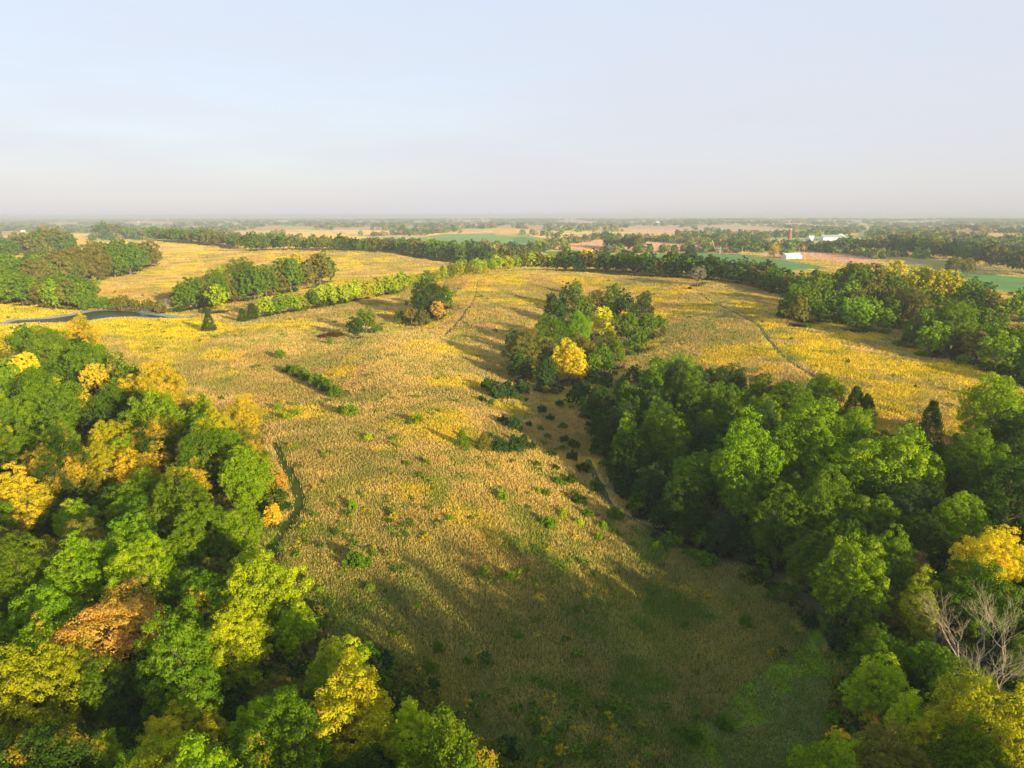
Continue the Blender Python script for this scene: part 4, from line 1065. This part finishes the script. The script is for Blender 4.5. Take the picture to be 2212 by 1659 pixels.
def building(name, u, v, w, l, hw, hr, rot, wall, roof, label, cat_, doors=(), wins=(), group=None):
    x, y, z = G(u, v)
    e = bpy.data.objects.new(name, None); col.objects.link(e); e.location = (x, y, z); e.rotation_euler.z = rot
    tag(e, label, cat_, group)
    link('wall', gable('wall', w, l, hw, hr, wall), e); link('roof', roofmesh('roof', w, l, hw, hr, roof), e)
    for dx, dw, dh in doors: link('door', boxmesh('door', (dw, .12, dh), (dx, -w/2-.05, dh/2), M_DOOR, .02), e)
    for dx, dz in wins: link('window', boxmesh('window', (1.4, .1, 1.2), (dx, -w/2-.04, dz), M_GREYR, .02), e)
    return e
building('metal_shed', 1709, 559, 15, 22, 4.4, 3.2, .15, M_WHITE, M_ROOFW, 'white metal shed with a pale low-pitched roof on the pink stubble field', 'shed', doors=((-4, 5, 3.6), (4.5, 4, 3.4)))
FB = 'white farm buildings of the distant farmstead'
building('barn', 1796, 519, 16, 44, 6, 5, .1, M_WHITE, M_GREYR, 'long white barn with a grey roof, biggest of the distant farmstead', 'barn', doors=((0, 5, 4),), group=FB)
building('barn', 1814, 517, 14, 26, 6, 5, .9, M_WHITE, M_ROOFW, 'shorter white barn at the right end of the distant farmstead', 'barn', doors=((0, 4, 4),), group=FB)
building('farmhouse', 1822, 522, 9, 14, 6, 4, -.3, M_WHITE, M_GREYR, 'small white farmhouse in front of the shorter white barn', 'house', wins=((-4, 2), (0, 2), (4, 2), (-4, 4.8), (4, 4.8)), group=FB)
building('outbuilding', 1752, 519, 10, 14, 5, 4, .3, M_WHITE, M_ROOFW, 'small white outbuilding left of the distant farmstead', 'shed', doors=((0, 3, 3),))
for u, v, l in ((440,482.5,'tiny white building on the left part of the horizon plain'),(209,501,'small white barn among trees at the upper left'),(299,480,'tiny pale building near the horizon at the left'),(1771,482,'tiny white building near the horizon at the right'),(2300,497,''),(1420,481,'tiny white building near the horizon in the middle'),(1030,487,'white farm shed beyond the far green crop'),(50,501,'pale shed on the left edge of the far stubble')):
    if u > 2212: continue
    s = .8 if v > 495 else 1.1
    building('barn', u, v, 10*s, 20*s, 5*s, 4*s, .2, M_WHITE, M_ROOFW, l, 'barn')
# silo
x, y, z = G(1706, 517)
e = bpy.data.objects.new('silo', None); col.objects.link(e); e.location = (x, y, z); tag(e, 'red brick silo with a domed top among trees left of the distant farmstead', 'silo')
V_, F_ = tube([(0,0,-1),(0,0,20)], [3.6,3.5], 20); link('shaft', npmesh('shaft', V_, F_, (M_RED,), smooth=True), e)
V_, F_ = tube([(0,0,20),(0,0,21.6),(0,0,22.8),(0,0,23.3)], [3.6,3.1,1.8,.05], 20); link('dome', npmesh('dome', V_, F_, (M_GREYR,), smooth=True), e)
def pole(u, v, hgt, label):
    x, y, z = G(u, v)
    e = bpy.data.objects.new('utility_pole', None); col.objects.link(e); e.location = (x, y, z); tag(e, label, 'utility pole', 'utility poles along the far lane')
    V_, F_ = tube([(0,0,-1),(0,0,hgt)], [.22,.15], 8); link('post', npmesh('post', V_, F_, (M_ROOFW,), smooth=True), e)
    link('crossarm', boxmesh('crossarm', (2.6, .15, .18), (0, -.22, hgt-.7), M_WOOD), e)
    for s in (-1.1, -.4, .4, 1.1): link('insulator', boxmesh('insulator', (.12, .12, .2), (s, -.22, hgt-.5), M_WHITE), e)
pole(1555, 549, 11, 'left utility pole at the lane behind the green crop')
pole(1603, 549, 12, 'middle utility pole at the right end of the green crop')
pole(1725, 552, 11, 'right utility pole just beside the white metal shed')

# ------------------------------------------------------------------ put the trees in
KIND = {'cedar': ('cedar_tree', 'cedar'), 'bush': ('shrub', 'shrub'), 'bare': ('bare_tree', 'bare tree'), 'sparse': ('thin_tree', 'tree')}
print('trees', len(vis))
CW_ = {'green': 'mid-green', 'dark': 'dark green', 'lime': 'lime-green', 'bright': 'bright green', 'olive': 'olive', 'yellow': 'yellow', 'gold': 'golden', 'orange': 'orange', 'brown': 'tan-brown',
       'bluegreen': 'deep bluish green', 'yellowgreen': 'yellow-green', 'wine': 'wine-red', 'grey': 'greyish'}
FW = {'round': 'round tree', 'tall': 'tall tree', 'wide': 'broad tree', 'sparse': 'thin tree', 'oval': 'egg-shaped tree', 'cedar': 'cedar', 'bush': 'shrub', 'bare': 'leafless tree'}
ORD = ['first','second','third','fourth','fifth','sixth','seventh','eighth','ninth','tenth','eleventh','twelfth','thirteenth','fourteenth','fifteenth','sixteenth','seventeenth','eighteenth','nineteenth','twentieth']
marks = [(t, ' '.join(t['label'].split(' ')[:99])) for t in vis if t['label']]
SHORT = [('big golden tree at the left edge',45,1085),('orange spreading tree',245,1350),('very large bright green tree',560,1290),('wide golden field-edge tree',345,835),('golden tree at the tip of the wood',525,900),('pale gold thin-crowned tree',395,1045),
 ('bend of the mown track',640,1090),('pond',200,690),('slender lime tree with yellow top',735,1450),('lime-green tree at the bottom',890,1590),('round yellow tree at the bottom edge',375,1600),('large mid-green oak',100,880),
 ('round yellow tree of the middle woodlot',1230,780),('bright yellow crown of the middle woodlot',1300,690),('lime-lit small tree',1395,870),('tallest bright tree facing the meadow',1615,1000),('broad bright tree',1750,960),('wide dome-crowned tree',1935,1010),
 ('large bright tree at the right edge',2150,895),('brilliant yellow tree',2145,1210),('large leafless tree',2110,1400),('tall lime tree at lower right',1900,1490),('broad yellow-olive corner tree',2140,1570),('rounded olive-gold belt tree',1970,655),('yellow tree of the belt',1930,590),
 ('red bushes',715,722),('egg-shaped lone tree',790,690),('tall orange-gold hillside tree',490,605),('gold-crowned back tree',640,565),('lone tree on the gold hill',298,546),('wide tan-olive tree',105,534),('white metal shed',1709,552),('lone orange tree',1673,538),
 ('joined cedar pair',1860,875),('lone pointed cedar',2013,905),('dark hedge of shrubs',680,820),('shrub row with young cedars',1060,960),('far green crop',1480,560),('pale yellow crest tree',1438,578),('track over the crest',1030,640),('track on the right slope',1665,740),('green mown strip',1700,1450),
 ('right picture edge',2212,700),('left picture edge',0,620),('right end of the crest hedgerow',1200,575),('bright hedgerow',700,650),('long dark tree line',850,535)]
def auto(t):
    best = min(SHORT, key=lambda s: math.hypot(s[1]-t['u'], (s[2]-t['v'])*2.0)+1e-6)
    du, dv = t['u']-best[1], (t['v']-best[2])
    if abs(du) > abs(dv)*1.2: w = 'left of' if du < 0 else 'right of'
    else: w = 'behind' if dv < 0 else 'in front of'
    return '%s %s %s the %s' % (CW_[t['c']], FW[t['style']], w, best[0])
groups = {}
for t in vis:
    if not t['label']:
        if t['region'] in ('slope', 'meadow'): t['region'] = 'the open meadow'
        if t['region'] == 'beyond': t['label'] = 'tree past the right edge of the picture that shades the meadow'; t['group'] = 'trees past the right edge'; continue
        t['auto'] = auto(t).replace(' in meadow', ' on the meadow'); groups.setdefault(t['auto'], []).append(t)
for k, g in groups.items():
    if len(g) == 1: g[0]['label'] = k; continue
    g.sort(key=lambda t: t['u'])
    for i, t in enumerate(g):
        w = ('leftmost' if i == 0 else 'rightmost' if i == len(g)-1 else 'middle' if len(g) == 3 else ORD[min(i, 19)]+' from left')
        t['label'] = '%s, %s' % (k, w)
for t in vis:
    if len(t['label'].split()) > 16: t['label'] = t['label'].replace(' the ', ' ')
    st = t['style']; px = t['px']
    lod = 'near' if px > 30 else 'mid' if px > 12 else 'far'
    key = (st, random.randrange(NK[st]), lod)
    a, b = PROTO[key]
    nm, ct = KIND.get(st, ('broadleaf_tree', 'tree'))
    if st in ('round', 'tall', 'wide', 'oval') and t['c'] in ('yellow', 'gold', 'orange'): nm = 'autumn_tree'
    rot = random.uniform(0, 6.28); W = t['W']
    scl = (W*random.uniform(.93, 1.07), W*random.uniform(.93, 1.07), W*t['hs'])
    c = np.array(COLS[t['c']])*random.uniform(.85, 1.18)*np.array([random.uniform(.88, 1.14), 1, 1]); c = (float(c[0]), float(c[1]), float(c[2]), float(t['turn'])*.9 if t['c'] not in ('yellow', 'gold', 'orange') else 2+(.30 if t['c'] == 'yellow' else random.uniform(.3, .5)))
    grp = t['group'] or {'bush': 'shrubs scattered over the meadow', 'cedar': 'cedars on the open slopes'}.get(st) or 'trees of '+t['region']
    if b is None:
        o = link(nm, a); o.color = c
        o.location = (t['x'], t['y'], t['z']-.05*W); o.rotation_euler.z = rot; o.scale = scl
        tag(o, t['label'], ct, grp)
    else:
        e = bpy.data.objects.new(nm, None); col.objects.link(e); e.empty_display_size = .1
        e.location = (t['x'], t['y'], t['z']); e.rotation_euler.z = rot; e.scale = scl
        tag(e, t['label'], ct, grp)
        o = link(a.name.split('.')[0], a, e); o.color = c
        link('trunk', b, e)
print('placed', round(time.time()-T0, 1))

# ------------------------------------------------------------------ light, sky and air
SUN_AZ = math.atan2(.62, -.78); SUN_EL = math.radians(11.5)
sd = Vector((math.sin(SUN_AZ)*math.cos(SUN_EL), math.cos(SUN_AZ)*math.cos(SUN_EL), math.sin(SUN_EL)))
sl = bpy.data.lights.new('sun', 'SUN'); sl.energy = 5.0; sl.angle = math.radians(.6); sl.color = (1, .845, .48)
so = bpy.data.objects.new('sun', sl); col.objects.link(so); so.rotation_euler = sd.to_track_quat('Z', 'Y').to_euler()
w = bpy.data.worlds.new('World'); sc.world = w; w.use_nodes = True
nt = w.node_tree; bg = nt.nodes['Background']
sky = nt.nodes.new('ShaderNodeTexSky'); sky.sky_type = 'NISHITA'; sky.sun_disc = False
sky.sun_elevation = SUN_EL; sky.sun_rotation = SUN_AZ; sky.altitude = 300; sky.air_density = 1.0; sky.dust_density = 1.5; sky.ozone_density = 2.0
bg.inputs['Strength'].default_value = .15
# high thin veil over the clear sky, thickest towards the horizon
tc = nt.nodes.new('ShaderNodeTexCoord'); sx = nt.nodes.new('ShaderNodeSeparateXYZ'); nt.links.new(tc.outputs['Generated'], sx.inputs[0])
cr = nt.nodes.new('ShaderNodeValToRGB'); nt.links.new(sx.outputs['Z'], cr.inputs[0])
e_ = cr.color_ramp.elements; K = 1/.15
VE = [(a_, tuple(q*1.0 for q in c_)) for a_, c_ in [(0.0, (.392, .376, .395)), (.06, (.395, .382, .408)), (.16, (.395, .405, .447)), (.30, (.388, .418, .475)), (.45, (.31, .385, .47)), (1, (.22, .33, .47))]]
while len(e_) < len(VE): e_.new(.5)
for el, (p, c) in zip(e_, VE): el.position = p; el.color = (*c, 1)
sc_ = nt.nodes.new('ShaderNodeVectorMath'); sc_.operation = 'SCALE'; sc_.inputs['Scale'].default_value = K
nt.links.new(cr.outputs[0], sc_.inputs[0])
mp = nt.nodes.new('ShaderNodeMapping'); mp.inputs['Scale'].default_value = (1, 1.5, 7); mp.inputs['Rotation'].default_value = (.1, .15, .4); nt.links.new(tc.outputs['Generated'], mp.inputs[0])
nz = nt.nodes.new('ShaderNodeTexNoise'); nz.inputs['Scale'].default_value = 1.6; nz.inputs['Detail'].default_value = 4; nt.links.new(mp.outputs[0], nz.inputs['Vector'])
mr = nt.nodes.new('ShaderNodeMapRange'); mr.inputs['From Min'].default_value = .3; mr.inputs['From Max'].default_value = .7; mr.inputs['To Min'].default_value = .76; mr.inputs['To Max'].default_value = .97
nt.links.new(nz.outputs['Fac'], mr.inputs['Value'])
mx = nt.nodes.new('ShaderNodeMix'); mx.data_type = 'RGBA'; nt.links.new(mr.outputs[0], mx.inputs['Factor']); nt.links.new(sky.outputs[0], mx.inputs['A']); nt.links.new(sc_.outputs[0], mx.inputs['B'])
nt.links.new(mx.outputs['Result'], bg.inputs['Color'])

hz, hn, ho = newmat('haze_air')
pv = hn.nodes.new('ShaderNodeVolumePrincipled'); pv.inputs['Color'].default_value = (.60, .635, .71, 1); pv.inputs['Density'].default_value = .00015; pv.inputs['Anisotropy'].default_value = 0.0
hn.links.new(pv.outputs[0], ho.inputs['Volume'])
ZB, ZTOP = float(zt(0, 0))*0-45.0, 68.0
me = boxmesh('haze', (86000, 86000, ZTOP-ZB), (0, 0, (ZTOP+ZB)/2), hz)
tag(link('haze', me), kind='stuff')
sc.view_settings.view_transform = 'Standard'; sc.view_settings.look = 'None'; sc.view_settings.exposure = 0.95; sc.view_settings.gamma = 1
sc.cycles.max_bounces = 6; sc.cycles.diffuse_bounces = 3; sc.cycles.transmission_bounces = 3; sc.cycles.volume_bounces = 0; sc.cycles.glossy_bounces = 2
sc.cycles.use_denoising = True
print('script', round(time.time()-T0, 1))
